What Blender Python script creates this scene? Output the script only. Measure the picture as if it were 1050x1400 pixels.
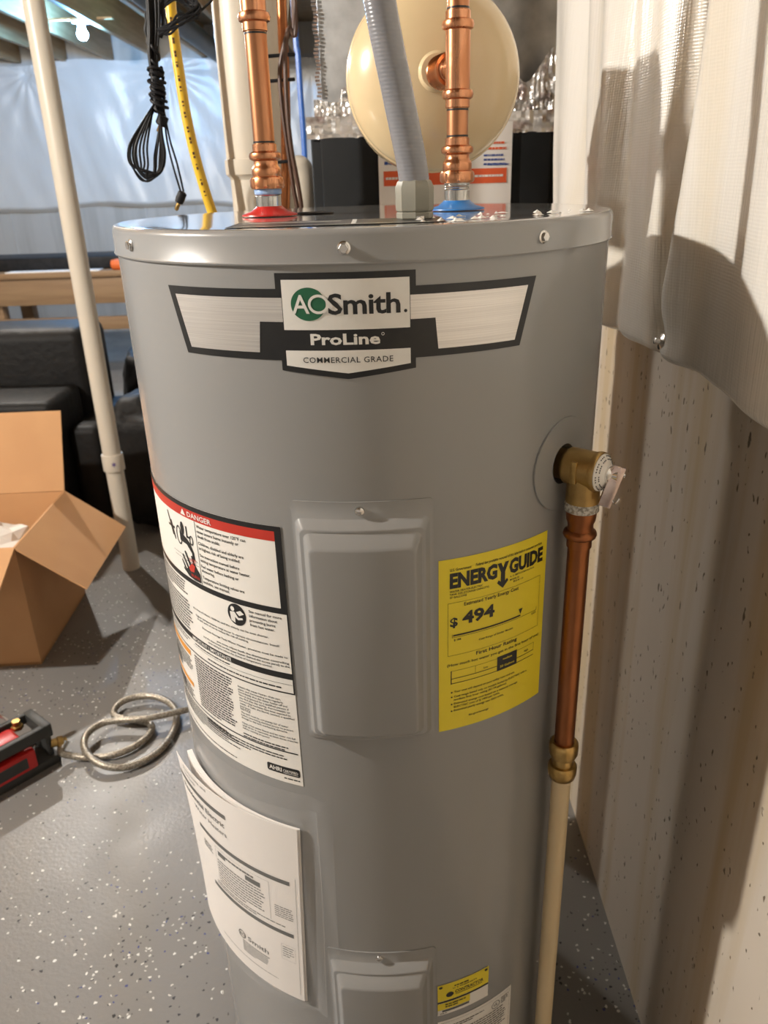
import bpy, bmesh, math, random
from math import sin, cos, pi, radians, degrees, sqrt, atan2
from mathutils import Vector, Matrix, noise
random.seed(7)
for o in list(bpy.data.objects): bpy.data.objects.remove(o)
S = bpy.context.scene
COL = S.collection

# ------------------------------------------------------------------ camera
FPX, PITCH, ROLL, HC = 1076.0, 0.4030, -0.0318, 1.286
Fv = Vector((0, cos(PITCH), -sin(PITCH)))
U0 = Vector((0, sin(PITCH), cos(PITCH))); X0 = Vector((1, 0, 0))
RV = cos(ROLL)*X0 + sin(ROLL)*U0
UV = -sin(ROLL)*X0 + cos(ROLL)*U0
CAM = Vector((0, 0, HC))
cd = bpy.data.cameras.new('camera'); co = bpy.data.objects.new('camera', cd); COL.objects.link(co)
cd.sensor_fit = 'VERTICAL'; cd.sensor_height = 36.0; cd.lens = FPX/1400*36
cd.clip_start = 0.02; cd.clip_end = 60
m = Matrix((RV, UV, -Fv)).transposed().to_4x4(); m.translation = CAM
co.matrix_world = m
cd.dof.use_dof = True; cd.dof.focus_distance = 0.72; cd.dof.aperture_fstop = 11
S.camera = co
S.view_settings.view_transform = 'Standard'; S.view_settings.look = 'None'
S.view_settings.gamma = 1.0; S.view_settings.use_curve_mapping = False
S.view_settings.exposure = 0.12
W = bpy.data.worlds.new('world'); S.world = W; W.use_nodes = True
W.node_tree.nodes['Background'].inputs[0].default_value = (0, 0, 0, 1)
W.node_tree.nodes['Background'].inputs[1].default_value = 0.0
# the basement's bare bulbs: position, colour, emission strength, label, name suffix.
# The cool bulb is in view; the two warm ones are outside the frame, known by the shadows of the
# tank and pipes on the right wall and of the box and hose on the floor.
BULBS = [((-2.0, 0.61, 2.06), (1.0, 0.955, 0.89), 4550, 'bare warm bulb under the joists left of the water heater', '_left_offscreen'),
         ((-1.75, 3.75, 2.10), (1.0, 0.955, 0.89), 2700, 'bare warm bulb under the joists above the black sofa', '_middle_offscreen'),
         ((-1.876, 6.0, 2.199), (0.17, 0.50, 1.0), 1350, 'bright cool white bulb glowing between joists near the far wall', '')]

def ray(x, y):
    return (Fv*FPX + RV*(x-525) - UV*(y-700)).normalized()
def atz(x, y, z=0.0):
    d = ray(x, y); return CAM + d*((z-HC)/d.z)
def aty(x, y, Y):
    d = ray(x, y); return CAM + d*(Y/d.y)
def atx(x, y, X):
    d = ray(x, y); return CAM + d*(X/d.x)

# ------------------------------------------------------------------ materials
MATS = {}
def _n(nt, t, **kw):
    n = nt.nodes.new(t)
    for k, v in kw.items(): setattr(n, k, v)
    return n
def mat(name, col, rough=0.5, metal=0.0, col2=None, nscale=8, ndetail=4, stretch=(1, 1, 1), lo=0.35, hi=0.65,
        bump=0, bscale=200, bstretch=(1, 1, 1), bdist=0.002, rough2=None, coat=0, spec=None, trans=0, emit=None, estr=0, sub=0):
    if name in MATS: return MATS[name]
    M = bpy.data.materials.new(name); M.use_nodes = True; nt = M.node_tree
    b = nt.nodes['Principled BSDF']
    def c4(c): return (c[0], c[1], c[2], 1)
    b.inputs['Base Color'].default_value = c4(col); b.inputs['Roughness'].default_value = rough
    b.inputs['Metallic'].default_value = metal
    if coat: b.inputs['Coat Weight'].default_value = coat; b.inputs['Coat Roughness'].default_value = 0.08
    if spec is not None: b.inputs['Specular IOR Level'].default_value = spec
    if trans: b.inputs['Transmission Weight'].default_value = trans
    if sub: b.inputs['Subsurface Weight'].default_value = sub; b.inputs['Subsurface Radius'].default_value = (0.02, 0.02, 0.02)
    if emit: b.inputs['Emission Color'].default_value = c4(emit); b.inputs['Emission Strength'].default_value = estr
    tc = _n(nt, 'ShaderNodeTexCoord')
    geo = _n(nt, 'ShaderNodeNewGeometry')
    if col2 or rough2 is not None:
        mp = _n(nt, 'ShaderNodeMapping'); mp.inputs['Scale'].default_value = stretch
        nt.links.new(geo.outputs['Position'], mp.inputs['Vector'])
        no = _n(nt, 'ShaderNodeTexNoise'); no.inputs['Scale'].default_value = nscale; no.inputs['Detail'].default_value = ndetail
        nt.links.new(mp.outputs[0], no.inputs['Vector'])
        mr = _n(nt, 'ShaderNodeMapRange'); mr.inputs[1].default_value = lo; mr.inputs[2].default_value = hi
        nt.links.new(no.outputs['Fac'], mr.inputs[0])
        if col2:
            mx = _n(nt, 'ShaderNodeMix', data_type='RGBA')
            mx.inputs[6].default_value = c4(col); mx.inputs[7].default_value = c4(col2)
            nt.links.new(mr.outputs[0], mx.inputs[0]); nt.links.new(mx.outputs[2], b.inputs['Base Color'])
        if rough2 is not None:
            m2 = _n(nt, 'ShaderNodeMapRange'); m2.inputs[3].default_value = rough; m2.inputs[4].default_value = rough2
            nt.links.new(mr.outputs[0], m2.inputs[0]); nt.links.new(m2.outputs[0], b.inputs['Roughness'])
    if bump:
        mp = _n(nt, 'ShaderNodeMapping'); mp.inputs['Scale'].default_value = bstretch
        nt.links.new(geo.outputs['Position'], mp.inputs['Vector'])
        no = _n(nt, 'ShaderNodeTexNoise'); no.inputs['Scale'].default_value = bscale; no.inputs['Detail'].default_value = 3
        nt.links.new(mp.outputs[0], no.inputs['Vector'])
        bp = _n(nt, 'ShaderNodeBump'); bp.inputs['Strength'].default_value = bump; bp.inputs['Distance'].default_value = bdist
        nt.links.new(no.outputs['Fac'], bp.inputs['Height']); nt.links.new(bp.outputs[0], b.inputs['Normal'])
    MATS[name] = M; return M

M_tank = mat('tank_grey_paint', (0.292, 0.29, 0.283), 0.27, bump=0.05, bscale=260, bdist=0.0006, coat=0.25)
M_cap = mat('cap_gloss_film', (0.33, 0.33, 0.325), 0.09, bump=0.05, bscale=45, bdist=0.0008, coat=0.8)
M_copper = mat('copper', (0.72, 0.35, 0.19), 0.22, 1.0, col2=(0.55, 0.24, 0.115), nscale=55, stretch=(1, 1, .25), bump=.08, bscale=120, rough2=0.36)
M_coppertube = mat('copper_tube', (0.60, 0.29, 0.15), 0.27, 1.0, col2=(0.42, 0.18, 0.085), nscale=40, stretch=(1, 1, .12), rough2=0.4)
M_copperold = mat('copper_dull', (0.42, 0.165, 0.068), 0.30, 1.0, col2=(0.26, 0.092, 0.036), nscale=45, stretch=(1, 1, .18), rough2=0.45)
M_brass = mat('brass', (0.60, 0.40, 0.15), 0.30, 1.0, col2=(0.42, 0.27, 0.09), nscale=60, bump=.15, bscale=400, bdist=.0008)
M_brasscast = mat('brass_cast', (0.50, 0.34, 0.13), 0.42, 1.0, col2=(0.40, 0.26, 0.10), nscale=40, bump=.25, bscale=600, bdist=.0006)
M_zinc = mat('galvanised_steel', (0.66, 0.66, 0.63), 0.22, 1.0, col2=(0.5, 0.5, 0.48), nscale=80)
M_steel = mat('bright_steel', (0.72, 0.70, 0.67), 0.2, 1.0, col2=(0.6, 0.58, 0.55), nscale=200)
M_lever = mat('plated_lever', (0.75, 0.62, 0.56), 0.25, 1.0, col2=(0.65, 0.5, 0.45), nscale=120)
M_duct = mat('sheet_metal_duct', (0.56, 0.56, 0.55), 0.48, 0.75, col2=(0.40, 0.40, 0.395), nscale=22, ndetail=6, bump=.1, bscale=60)
M_foil = mat('foil_tape', (0.80, 0.78, 0.75), 0.36, .85, col2=(0.46, 0.36, 0.33), nscale=30, lo=.52, hi=.66, bump=.4, bscale=45, bdist=.01)
M_blackcab = mat('black_cabinet_paint', (0.012, 0.013, 0.0135), 0.6, spec=.2, col2=(0.016, 0.017, 0.018), nscale=10)
M_exp = mat('cream_tank_paint', (0.76, 0.60, 0.36), 0.22, col2=(0.73, 0.575, 0.34), nscale=14, coat=.3)
M_pvc = mat('white_pvc', (0.65, 0.585, 0.48), 0.35, col2=(0.58, 0.51, 0.41), nscale=5, stretch=(1, 1, .2))
M_cpvc = mat('cream_cpvc', (0.73, 0.58, 0.35), 0.34, col2=(0.68, 0.54, 0.32), nscale=6)
M_red = mat('red_plastic_ring', (0.62, 0.03, 0.025), 0.35, col2=(0.55, 0.025, 0.02), nscale=30)
M_blue = mat('blue_plastic_ring', (0.05, 0.24, 0.62), 0.3, col2=(0.04, 0.2, 0.55), nscale=30)
M_conn = mat('grey_green_connector', (0.27, 0.26, 0.21), 0.45, col2=(0.25, 0.24, 0.195), nscale=40)
M_bluetape = mat('blue_sealant', (0.22, 0.38, 0.68), 0.4, col2=(0.4, 0.52, 0.72), nscale=120)
M_dope = mat('white_thread_sealant', (0.62, 0.60, 0.54), 0.6, col2=(0.30, 0.27, 0.22), nscale=260, lo=.45, hi=.6, bump=.8, bscale=300, bdist=.003)
M_label = mat('white_label', (0.86, 0.83, 0.77), 0.38, col2=(0.84, 0.81, 0.75), nscale=20)
M_paper = mat('white_paper', (0.90, 0.855, 0.81), 0.7, col2=(0.88, 0.835, 0.79), nscale=14)
M_yellow = mat('yellow_label', (0.84, 0.68, 0.03), 0.42, col2=(0.81, 0.655, 0.03), nscale=15)
M_ink = mat('black_ink', (0.012, 0.012, 0.013), 0.35, col2=(0.016, 0.016, 0.016), nscale=50)
M_inkgrey = mat('grey_ink', (0.10, 0.10, 0.095), 0.5, col2=(0.12, 0.12, 0.11), nscale=50)
M_inkred = mat('red_ink', (0.55, 0.04, 0.025), 0.38, col2=(0.52, 0.035, 0.02), nscale=50)
M_inkora = mat('orange_ink', (0.80, 0.33, 0.04), 0.4, col2=(0.78, 0.31, 0.04), nscale=50)
M_inkorr = mat('orange_red_ink', (0.80, 0.12, 0.03), 0.5, col2=(0.76, 0.11, 0.03), nscale=50)
M_inkblue = mat('blue_ink', (0.03, 0.07, 0.30), 0.5, col2=(0.03, 0.08, 0.33), nscale=50)
M_inkgreen = mat('green_ink', (0.015, 0.12, 0.055), 0.4, col2=(0.016, 0.13, 0.06), nscale=50)
M_inkwhite = mat('white_ink', (0.82, 0.80, 0.75), 0.4, col2=(0.80, 0.78, 0.73), nscale=50)
M_brushed = mat('brushed_silver_foil', (0.80, 0.77, 0.73), 0.36, 0.75, col2=(0.66, 0.63, 0.60), nscale=60, stretch=(.12, .12, 22), bump=.15, bscale=60, bstretch=(.1, .1, 25), bdist=.0006)
M_black = mat('black_plastic', (0.009, 0.009, 0.010), 0.5, spec=.2, col2=(0.018, 0.018, 0.02), nscale=30)
M_leather = mat('black_leather', (0.008, 0.0075, 0.0075), 0.55, spec=.22, col2=(0.013, 0.012, 0.011), nscale=9, bump=.25, bscale=40, bdist=.01)
M_card = mat('cardboard', (0.60, 0.33, 0.15), 0.8, col2=(0.56, 0.30, 0.135), nscale=6, bump=.1, bscale=30, bstretch=(1, 1, 12))
M_wood = mat('pine_lumber', (0.55, 0.38, 0.20), 0.6, col2=(0.42, 0.27, 0.13), nscale=6, stretch=(6, .5, 6))
M_benchwood = mat('bench_lumber', (0.30, 0.19, 0.10), 0.6, col2=(0.24, 0.145, 0.075), nscale=5, stretch=(.5, 6, 6))
M_osb = mat('subfloor_panel', (0.28, 0.20, 0.12), 0.75, col2=(0.20, 0.14, 0.08), nscale=18)
M_csst = mat('yellow_gas_line', (0.80, 0.50, 0.03), 0.35, col2=(0.76, 0.46, 0.03), nscale=20)
M_pex = mat('blue_pex', (0.03, 0.16, 0.60), 0.35, col2=(0.03, 0.14, 0.55), nscale=20)
M_brownwire = mat('brown_wire', (0.075, 0.032, 0.018), 0.4, col2=(0.09, 0.04, 0.022), nscale=20)
M_braid = mat('braided_steel_hose', (0.50, 0.45, 0.37), 0.38, 0.7, col2=(0.24, 0.21, 0.17), nscale=260, lo=.42, hi=.58, bump=.5, bscale=260, bdist=.002)
M_toolred = mat('tool_red', (0.55, 0.018, 0.016), 0.35, col2=(0.5, 0.016, 0.014), nscale=20)
M_toolgrey = mat('tool_dark_grey', (0.035, 0.036, 0.034), 0.5, col2=(0.045, 0.045, 0.042), nscale=30)
M_bulbbase = mat('white_lampholder', (0.8, 0.8, 0.8), 0.4, col2=(0.76, 0.76, 0.76), nscale=20)
M_tissue = mat('white_packing_paper', (0.78, 0.74, 0.68), 0.8, col2=(0.72, 0.68, 0.62), nscale=12)
M_orange = mat('orange_rubber', (0.75, 0.16, 0.03), 0.5, col2=(0.7, 0.14, 0.03), nscale=20)
M_purple = mat('purple_primer', (0.10, 0.06, 0.22), 0.6, col2=(0.2, 0.15, 0.3), nscale=200)

def mat_conduit():
    M = mat('grey_liquidtight_conduit', (0.235, 0.235, 0.25), 0.25, col2=(0.22, 0.22, 0.235), nscale=30, coat=.4)
    nt = M.node_tree; b = nt.nodes['Principled BSDF']
    g = _n(nt, 'ShaderNodeNewGeometry'); w = _n(nt, 'ShaderNodeTexWave', wave_type='BANDS', bands_direction='Z', wave_profile='SIN')
    w.inputs['Scale'].default_value = 105
    nt.links.new(g.outputs['Position'], w.inputs['Vector'])
    bp = _n(nt, 'ShaderNodeBump'); bp.inputs['Strength'].default_value = .16; bp.inputs['Distance'].default_value = .0008
    nt.links.new(w.outputs['Fac'], bp.inputs['Height']); nt.links.new(bp.outputs[0], b.inputs['Normal'])
    return M
M_conduit = mat_conduit()

def mat_floor():
    M = mat('grey_epoxy_floor', (0.30, 0.295, 0.285), 0.42)
    nt = M.node_tree; b = nt.nodes['Principled BSDF']; L = nt.links
    g = _n(nt, 'ShaderNodeNewGeometry')
    n1 = _n(nt, 'ShaderNodeTexNoise'); n1.inputs['Scale'].default_value = 2.2; n1.inputs['Detail'].default_value = 6
    L.new(g.outputs['Position'], n1.inputs['Vector'])
    base = _n(nt, 'ShaderNodeMix', data_type='RGBA'); base.inputs[6].default_value = (0.185, 0.18, 0.175, 1); base.inputs[7].default_value = (0.25, 0.237, 0.22, 1)
    L.new(n1.outputs['Fac'], base.inputs[0]); cur = base.outputs[2]
    clump = _n(nt, 'ShaderNodeTexNoise'); clump.inputs['Scale'].default_value = 3.5; clump.inputs['Detail'].default_value = 2
    L.new(g.outputs['Position'], clump.inputs['Vector'])
    for sc, thr, keep, col, off in ((60, .15, .94, (.75, .74, .70), 0), (60, .14, .92, (.03, .03, .035), 3.1), (110, .22, .95, (.62, .60, .56), 7.7), (76, .15, .98, (.05, .06, .2), 12.3), (44, .13, 1.03, (.02, .02, .02), 21.), (130, .2, .98, (.08, .075, .07), 5.5)):
        nd = _n(nt, 'ShaderNodeTexNoise'); nd.inputs['Scale'].default_value = 150; L.new(g.outputs['Position'], nd.inputs['Vector'])
        wv = _n(nt, 'ShaderNodeVectorMath', operation='MULTIPLY_ADD'); wv.inputs[1].default_value = (.008, .008, 0)
        L.new(nd.outputs['Color'], wv.inputs[0]); L.new(g.outputs['Position'], wv.inputs[2])
        mp = _n(nt, 'ShaderNodeMapping'); mp.inputs['Location'].default_value = (off, off*1.7, 0)
        L.new(wv.outputs[0], mp.inputs['Vector'])
        v = _n(nt, 'ShaderNodeTexVoronoi', feature='F1', voronoi_dimensions='2D'); v.inputs['Scale'].default_value = sc
        L.new(mp.outputs[0], v.inputs['Vector'])
        lt = _n(nt, 'ShaderNodeMath', operation='LESS_THAN'); lt.inputs[1].default_value = thr
        L.new(v.outputs['Distance'], lt.inputs[0])
        sep = _n(nt, 'ShaderNodeSeparateColor'); L.new(v.outputs['Color'], sep.inputs[0])
        ad = _n(nt, 'ShaderNodeMath', operation='MULTIPLY_ADD'); ad.inputs[1].default_value = .5; L.new(clump.outputs['Fac'], ad.inputs[0])
        L.new(sep.outputs[0], ad.inputs[2])
        gt = _n(nt, 'ShaderNodeMath', operation='GREATER_THAN'); gt.inputs[1].default_value = keep+.25
        L.new(ad.outputs[0], gt.inputs[0])
        mu = _n(nt, 'ShaderNodeMath', operation='MULTIPLY'); L.new(lt.outputs[0], mu.inputs[0]); L.new(gt.outputs[0], mu.inputs[1])
        mx = _n(nt, 'ShaderNodeMix', data_type='RGBA'); mx.inputs[7].default_value = (*col, 1)
        L.new(cur, mx.inputs[6]); L.new(mu.outputs[0], mx.inputs[0]); cur = mx.outputs[2]
    L.new(cur, b.inputs['Base Color'])
    rr = _n(nt, 'ShaderNodeMapRange'); rr.inputs[1].default_value = .35; rr.inputs[2].default_value = .65; rr.inputs[3].default_value = .30; rr.inputs[4].default_value = .50
    L.new(clump.outputs['Fac'], rr.inputs[0]); L.new(rr.outputs[0], b.inputs['Roughness'])
    n2 = _n(nt, 'ShaderNodeTexNoise'); n2.inputs['Scale'].default_value = 130; n2.inputs['Detail'].default_value = 5
    L.new(g.outputs['Position'], n2.inputs['Vector'])
    bp = _n(nt, 'ShaderNodeBump'); bp.inputs['Strength'].default_value = .22; bp.inputs['Distance'].default_value = .003
    L.new(n2.outputs['Fac'], bp.inputs['Height']); L.new(bp.outputs[0], b.inputs['Normal'])
    return M
M_floor = mat_floor()

def mat_concrete(name, c1, c2, stain, pits=True, axis=1):
    M = mat(name, c1, 0.82); nt = M.node_tree; b = nt.nodes['Principled BSDF']; L = nt.links
    g = _n(nt, 'ShaderNodeNewGeometry')
    n1 = _n(nt, 'ShaderNodeTexNoise'); n1.inputs['Scale'].default_value = 5; n1.inputs['Detail'].default_value = 8
    L.new(g.outputs['Position'], n1.inputs['Vector'])
    a = _n(nt, 'ShaderNodeMix', data_type='RGBA'); a.inputs[6].default_value = (*c1, 1); a.inputs[7].default_value = (*c2, 1)
    L.new(n1.outputs['Fac'], a.inputs[0])
    mp = _n(nt, 'ShaderNodeMapping'); mp.inputs['Scale'].default_value = (9, 9, .55); L.new(g.outputs['Position'], mp.inputs['Vector'])
    n2 = _n(nt, 'ShaderNodeTexNoise'); n2.inputs['Scale'].default_value = 1.3; n2.inputs['Detail'].default_value = 4; L.new(mp.outputs[0], n2.inputs['Vector'])
    r2 = _n(nt, 'ShaderNodeMapRange'); r2.inputs[1].default_value = .46; r2.inputs[2].default_value = .62; r2.inputs[4].default_value = .8; L.new(n2.outputs['Fac'], r2.inputs[0])
    s = _n(nt, 'ShaderNodeMix', data_type='RGBA'); s.inputs[7].default_value = (*stain, 1); L.new(a.outputs[2], s.inputs[6]); L.new(r2.outputs[0], s.inputs[0])
    cur = s.outputs[2]; hgt = n1.outputs['Fac']
    if pits:
        tot = None
        for sc, thr, keep, zs, off in ((52, .16, .70, .45, 0), (105, .22, .72, .55, 4.4), (30, .11, .80, .5, 9.1)):
            mp = _n(nt, 'ShaderNodeMapping'); mp.inputs['Scale'].default_value = (0.2, 1, zs); mp.inputs['Location'].default_value = (0, off, off*.6)
            mp.inputs['Rotation'].default_value = (0.12, 0, 0)
            L.new(g.outputs['Position'], mp.inputs['Vector'])
            nd = _n(nt, 'ShaderNodeTexNoise'); nd.inputs['Scale'].default_value = 60; L.new(g.outputs['Position'], nd.inputs['Vector'])
            vm = _n(nt, 'ShaderNodeMix', data_type='RGBA'); vm.inputs[0].default_value = .012; L.new(mp.outputs[0], vm.inputs[6]); L.new(nd.outputs['Color'], vm.inputs[7])
            v = _n(nt, 'ShaderNodeTexVoronoi', feature='F1'); v.inputs['Scale'].default_value = sc; L.new(vm.outputs[2], v.inputs['Vector'])
            lt = _n(nt, 'ShaderNodeMapRange'); lt.inputs[1].default_value = thr*.6; lt.inputs[2].default_value = thr; lt.inputs[3].default_value = 1; lt.inputs[4].default_value = 0
            L.new(v.outputs['Distance'], lt.inputs[0])
            sep = _n(nt, 'ShaderNodeSeparateColor'); L.new(v.outputs['Color'], sep.inputs[0])
            gt = _n(nt, 'ShaderNodeMath', operation='GREATER_THAN'); gt.inputs[1].default_value = keep; L.new(sep.outputs[1], gt.inputs[0])
            mu = _n(nt, 'ShaderNodeMath', operation='MULTIPLY'); L.new(lt.outputs[0], mu.inputs[0]); L.new(gt.outputs[0], mu.inputs[1])
            if tot is None: tot = mu.outputs[0]
            else:
                mm = _n(nt, 'ShaderNodeMath', operation='MAXIMUM'); L.new(tot, mm.inputs[0]); L.new(mu.outputs[0], mm.inputs[1]); tot = mm.outputs[0]
        pm = _n(nt, 'ShaderNodeMix', data_type='RGBA'); pm.inputs[7].default_value = (.16, .125, .085, 1); L.new(cur, pm.inputs[6]); L.new(tot, pm.inputs[0]); cur = pm.outputs[2]
        sb = _n(nt, 'ShaderNodeMath', operation='MULTIPLY_ADD'); sb.inputs[1].default_value = -.5; L.new(tot, sb.inputs[0]); L.new(n1.outputs['Fac'], sb.inputs[2]); hgt = sb.outputs[0]
    L.new(cur, b.inputs['Base Color'])
    bp = _n(nt, 'ShaderNodeBump'); bp.inputs['Strength'].default_value = .5; bp.inputs['Distance'].default_value = .004
    L.new(hgt, bp.inputs['Height']); L.new(bp.outputs[0], b.inputs['Normal'])
    return M
M_conc = mat_concrete('poured_concrete', (0.58, 0.51, 0.43), (0.49, 0.43, 0.355), (0.44, 0.33, 0.19))
M_conc2 = mat_concrete('far_concrete', (0.60, 0.575, 0.54), (0.52, 0.50, 0.465), (0.46, 0.44, 0.405), pits=False)

def mat_plastic(name, c, warm, rough=.32):
    M = mat(name, c, rough); nt = M.node_tree; b = nt.nodes['Principled BSDF']; L = nt.links
    g = _n(nt, 'ShaderNodeNewGeometry')
    mp = _n(nt, 'ShaderNodeMapping'); mp.inputs['Scale'].default_value = (1, 7, .5); L.new(g.outputs['Position'], mp.inputs['Vector'])
    n = _n(nt, 'ShaderNodeTexNoise'); n.inputs['Scale'].default_value = 2; n.inputs['Detail'].default_value = 3; L.new(mp.outputs[0], n.inputs['Vector'])
    r = _n(nt, 'ShaderNodeMapRange'); r.inputs[1].default_value = .45; r.inputs[2].default_value = .65; L.new(n.outputs['Fac'], r.inputs[0])
    mx = _n(nt, 'ShaderNodeMix', data_type='RGBA'); mx.inputs[6].default_value = (*c, 1); mx.inputs[7].default_value = (*warm, 1)
    L.new(r.outputs[0], mx.inputs[0]); L.new(mx.outputs[2], b.inputs['Base Color'])
    h = None
    for d, sc in (('Z', 95), ('Y', 70)):
        w = _n(nt, 'ShaderNodeTexWave', wave_type='BANDS', bands_direction=d); w.inputs['Scale'].default_value = sc; w.inputs['Distortion'].default_value = 1.2
        w.inputs['Detail Scale'].default_value = .3
        L.new(g.outputs['Position'], w.inputs['Vector'])
        if h is None: h = w.outputs['Fac']
        else:
            ad = _n(nt, 'ShaderNodeMath', operation='ADD'); L.new(h, ad.inputs[0]); L.new(w.outputs['Fac'], ad.inputs[1]); h = ad.outputs[0]
    b1 = _n(nt, 'ShaderNodeBump'); b1.inputs['Strength'].default_value = .12; b1.inputs['Distance'].default_value = .0012; L.new(h, b1.inputs['Height'])
    n2 = _n(nt, 'ShaderNodeTexNoise'); n2.inputs['Scale'].default_value = 24; n2.inputs['Detail'].default_value = 3; L.new(mp.outputs[0], n2.inputs['Vector'])
    b2 = _n(nt, 'ShaderNodeBump'); b2.inputs['Strength'].default_value = .10; b2.inputs['Distance'].default_value = .02
    L.new(n2.outputs['Fac'], b2.inputs['Height']); L.new(b1.outputs[0], b2.inputs['Normal']); L.new(b2.outputs[0], b.inputs['Normal'])
    return M
M_vinyl = mat_plastic('white_vinyl_facing', (0.75, 0.715, 0.655), (0.71, 0.65, 0.55), .26)
M_vinylfar = mat_plastic('white_vinyl_facing_far', (0.75, 0.735, 0.71), (0.72, 0.705, 0.68), .25)

def mat_clear():
    M = mat('clear_pouch_plastic', (0.9, 0.9, 0.9), 0.12); nt = M.node_tree; b = nt.nodes['Principled BSDF']; L = nt.links
    tr = _n(nt, 'ShaderNodeBsdfTransparent'); tr.inputs[0].default_value = (.99, .99, .99, 1)
    mx = _n(nt, 'ShaderNodeMixShader'); mx.inputs[0].default_value = .07
    L.new(tr.outputs[0], mx.inputs[1]); L.new(b.outputs[0], mx.inputs[2]); L.new(mx.outputs[0], nt.nodes['Material Output'].inputs[0])
    return M
M_clear = mat_clear()

# ------------------------------------------------------------------ mesh helpers
class MB:
    def __init__(s): s.v = []; s.f = []
    def add(s, vs, fs):
        o = len(s.v); s.v += [Vector(p) for p in vs]; s.f += [[i+o for i in f] for f in fs]; return s
    def join(s, b): return s.add(b.v, b.f)
    def move(s, M):
        s.v = [M @ p for p in s.v]; return s

def frame(d, up=None):
    d = Vector(d).normalized()
    u = Vector(up) if up else (Vector((0, 0, 1)) if abs(d.z) < .95 else Vector((1, 0, 0)))
    a = u.cross(d).normalized(); b = d.cross(a)
    return a, b, d
def lathe(prof, p0, axis, seg=48, up=None, cap=True):
    """prof: list of (r, h) along axis from p0"""
    a, b, d = frame(axis, up); p0 = Vector(p0); vs = []; fs = []
    for r, h in prof:
        for k in range(seg):
            t = 2*pi*k/seg; vs.append(p0 + d*h + (a*cos(t)+b*sin(t))*r)
    for i in range(len(prof)-1):
        for k in range(seg):
            k2 = (k+1) % seg; fs.append([i*seg+k, i*seg+k2, (i+1)*seg+k2, (i+1)*seg+k])
    if cap:
        if prof[0][0] > 1e-5: fs.append([k for k in range(seg)][::-1])
        if prof[-1][0] > 1e-5: fs.append([(len(prof)-1)*seg+k for k in range(seg)])
    return MB().add(vs, fs)
def prism(n, r, p0, axis, h, up=None, ch=0.0):
    pr = [(r-ch, 0), (r, ch), (r, h-ch), (r-ch, h)] if ch else [(r, 0), (r, h)]
    return lathe(pr, p0, axis, n, up)
def catmull(pts, n=8):
    P = [Vector(p) for p in pts]; out = []
    for i in range(len(P)-1):
        p0 = P[max(i-1, 0)]; p1 = P[i]; p2 = P[i+1]; p3 = P[min(i+2, len(P)-1)]
        for k in range(n):
            t = k/n
            out.append(.5*((2*p1)+(-p0+p2)*t+(2*p0-5*p1+4*p2-p3)*t*t+(-p0+3*p1-3*p2+p3)*t**3))
    out.append(P[-1]); return out
def tube(path, r, seg=12, cap=True):
    P = [Vector(p) for p in path]; n = len(P); vs = []; fs = []
    rr = r if callable(r) else (lambda t: r)
    T = []
    for i in range(n):
        T.append((P[min(i+1, n-1)]-P[max(i-1, 0)]).normalized())
    a, b, d = frame(T[0])
    for i in range(n):
        if i: 
            a = (a - T[i]*a.dot(T[i]))
            if a.length < 1e-6: a = frame(T[i])[0]
            a.normalize(); b = T[i].cross(a)
        R = rr(i/(n-1))
        for k in range(seg):
            t = 2*pi*k/seg; vs.append(P[i]+(a*cos(t)+b*sin(t))*R)
    for i in range(n-1):
        for k in range(seg):
            k2 = (k+1) % seg; fs.append([i*seg+k, i*seg+k2, (i+1)*seg+k2, (i+1)*seg+k])
    if cap: fs.append(list(range(seg))[::-1]); fs.append([(n-1)*seg+k for k in range(seg)])
    return MB().add(vs, fs)
def box(c, s, rot=None, bev=0.0, bseg=2):
    bm = bmesh.new(); bmesh.ops.create_cube(bm, size=1)
    bmesh.ops.scale(bm, vec=Vector(s), verts=bm.verts)
    if bev: bmesh.ops.bevel(bm, geom=list(bm.edges), offset=bev, segments=bseg, affect='EDGES', profile=.5)
    M = Matrix.Translation(Vector(c)) @ (rot.to_4x4() if rot else Matrix())
    mb = MB(); bm.verts.index_update()
    mb.add([M @ v.co for v in bm.verts], [[v.index for v in f.verts] for f in bm.faces]); bm.free(); return mb
def slab(lo, hi, bev=0.0):
    return box([(a+b)/2 for a, b in zip(lo, hi)], [b-a for a, b in zip(lo, hi)], None, bev)
def quadslab(c4, thick, n):
    """four corners -> thin slab along normal n"""
    n = Vector(n).normalized()*thick; p = [Vector(q) for q in c4]
    return MB().add(p+[q+n for q in p], [[0, 1, 2, 3], [7, 6, 5, 4], [0, 4, 5, 1], [1, 5, 6, 2], [2, 6, 7, 3], [3, 7, 4, 0]])

def base_of(vs):
    xs = [v.x for v in vs]; ys = [v.y for v in vs]; zs = [v.z for v in vs]
    return Vector(((min(xs)+max(xs))/2, (min(ys)+max(ys))/2, min(zs)))
def wpos(o):
    p = Vector()
    while o: p += o.location; o = o.parent
    return p
def obj(name, mb, m, parent=None, smooth=True, angle=35, label=None, cat=None, group=None, kind=None, fix=True):
    org = base_of(mb.v)
    me = bpy.data.meshes.new(name)
    me.from_pydata([tuple(v-org) for v in mb.v], [], mb.f); me.validate(); me.update()
    if fix:
        bm = bmesh.new(); bm.from_mesh(me); bmesh.ops.recalc_face_normals(bm, faces=bm.faces); bm.to_mesh(me); bm.free()
    if smooth:
        me.shade_smooth(); me.set_sharp_from_angle(angle=radians(angle))
    me.materials.append(m)
    o = bpy.data.objects.new(name, me); COL.objects.link(o)
    if parent: o.parent = parent; o.location = org - wpos(parent)
    else: o.location = org
    tag(o, label, cat, group, kind); return o
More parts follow.
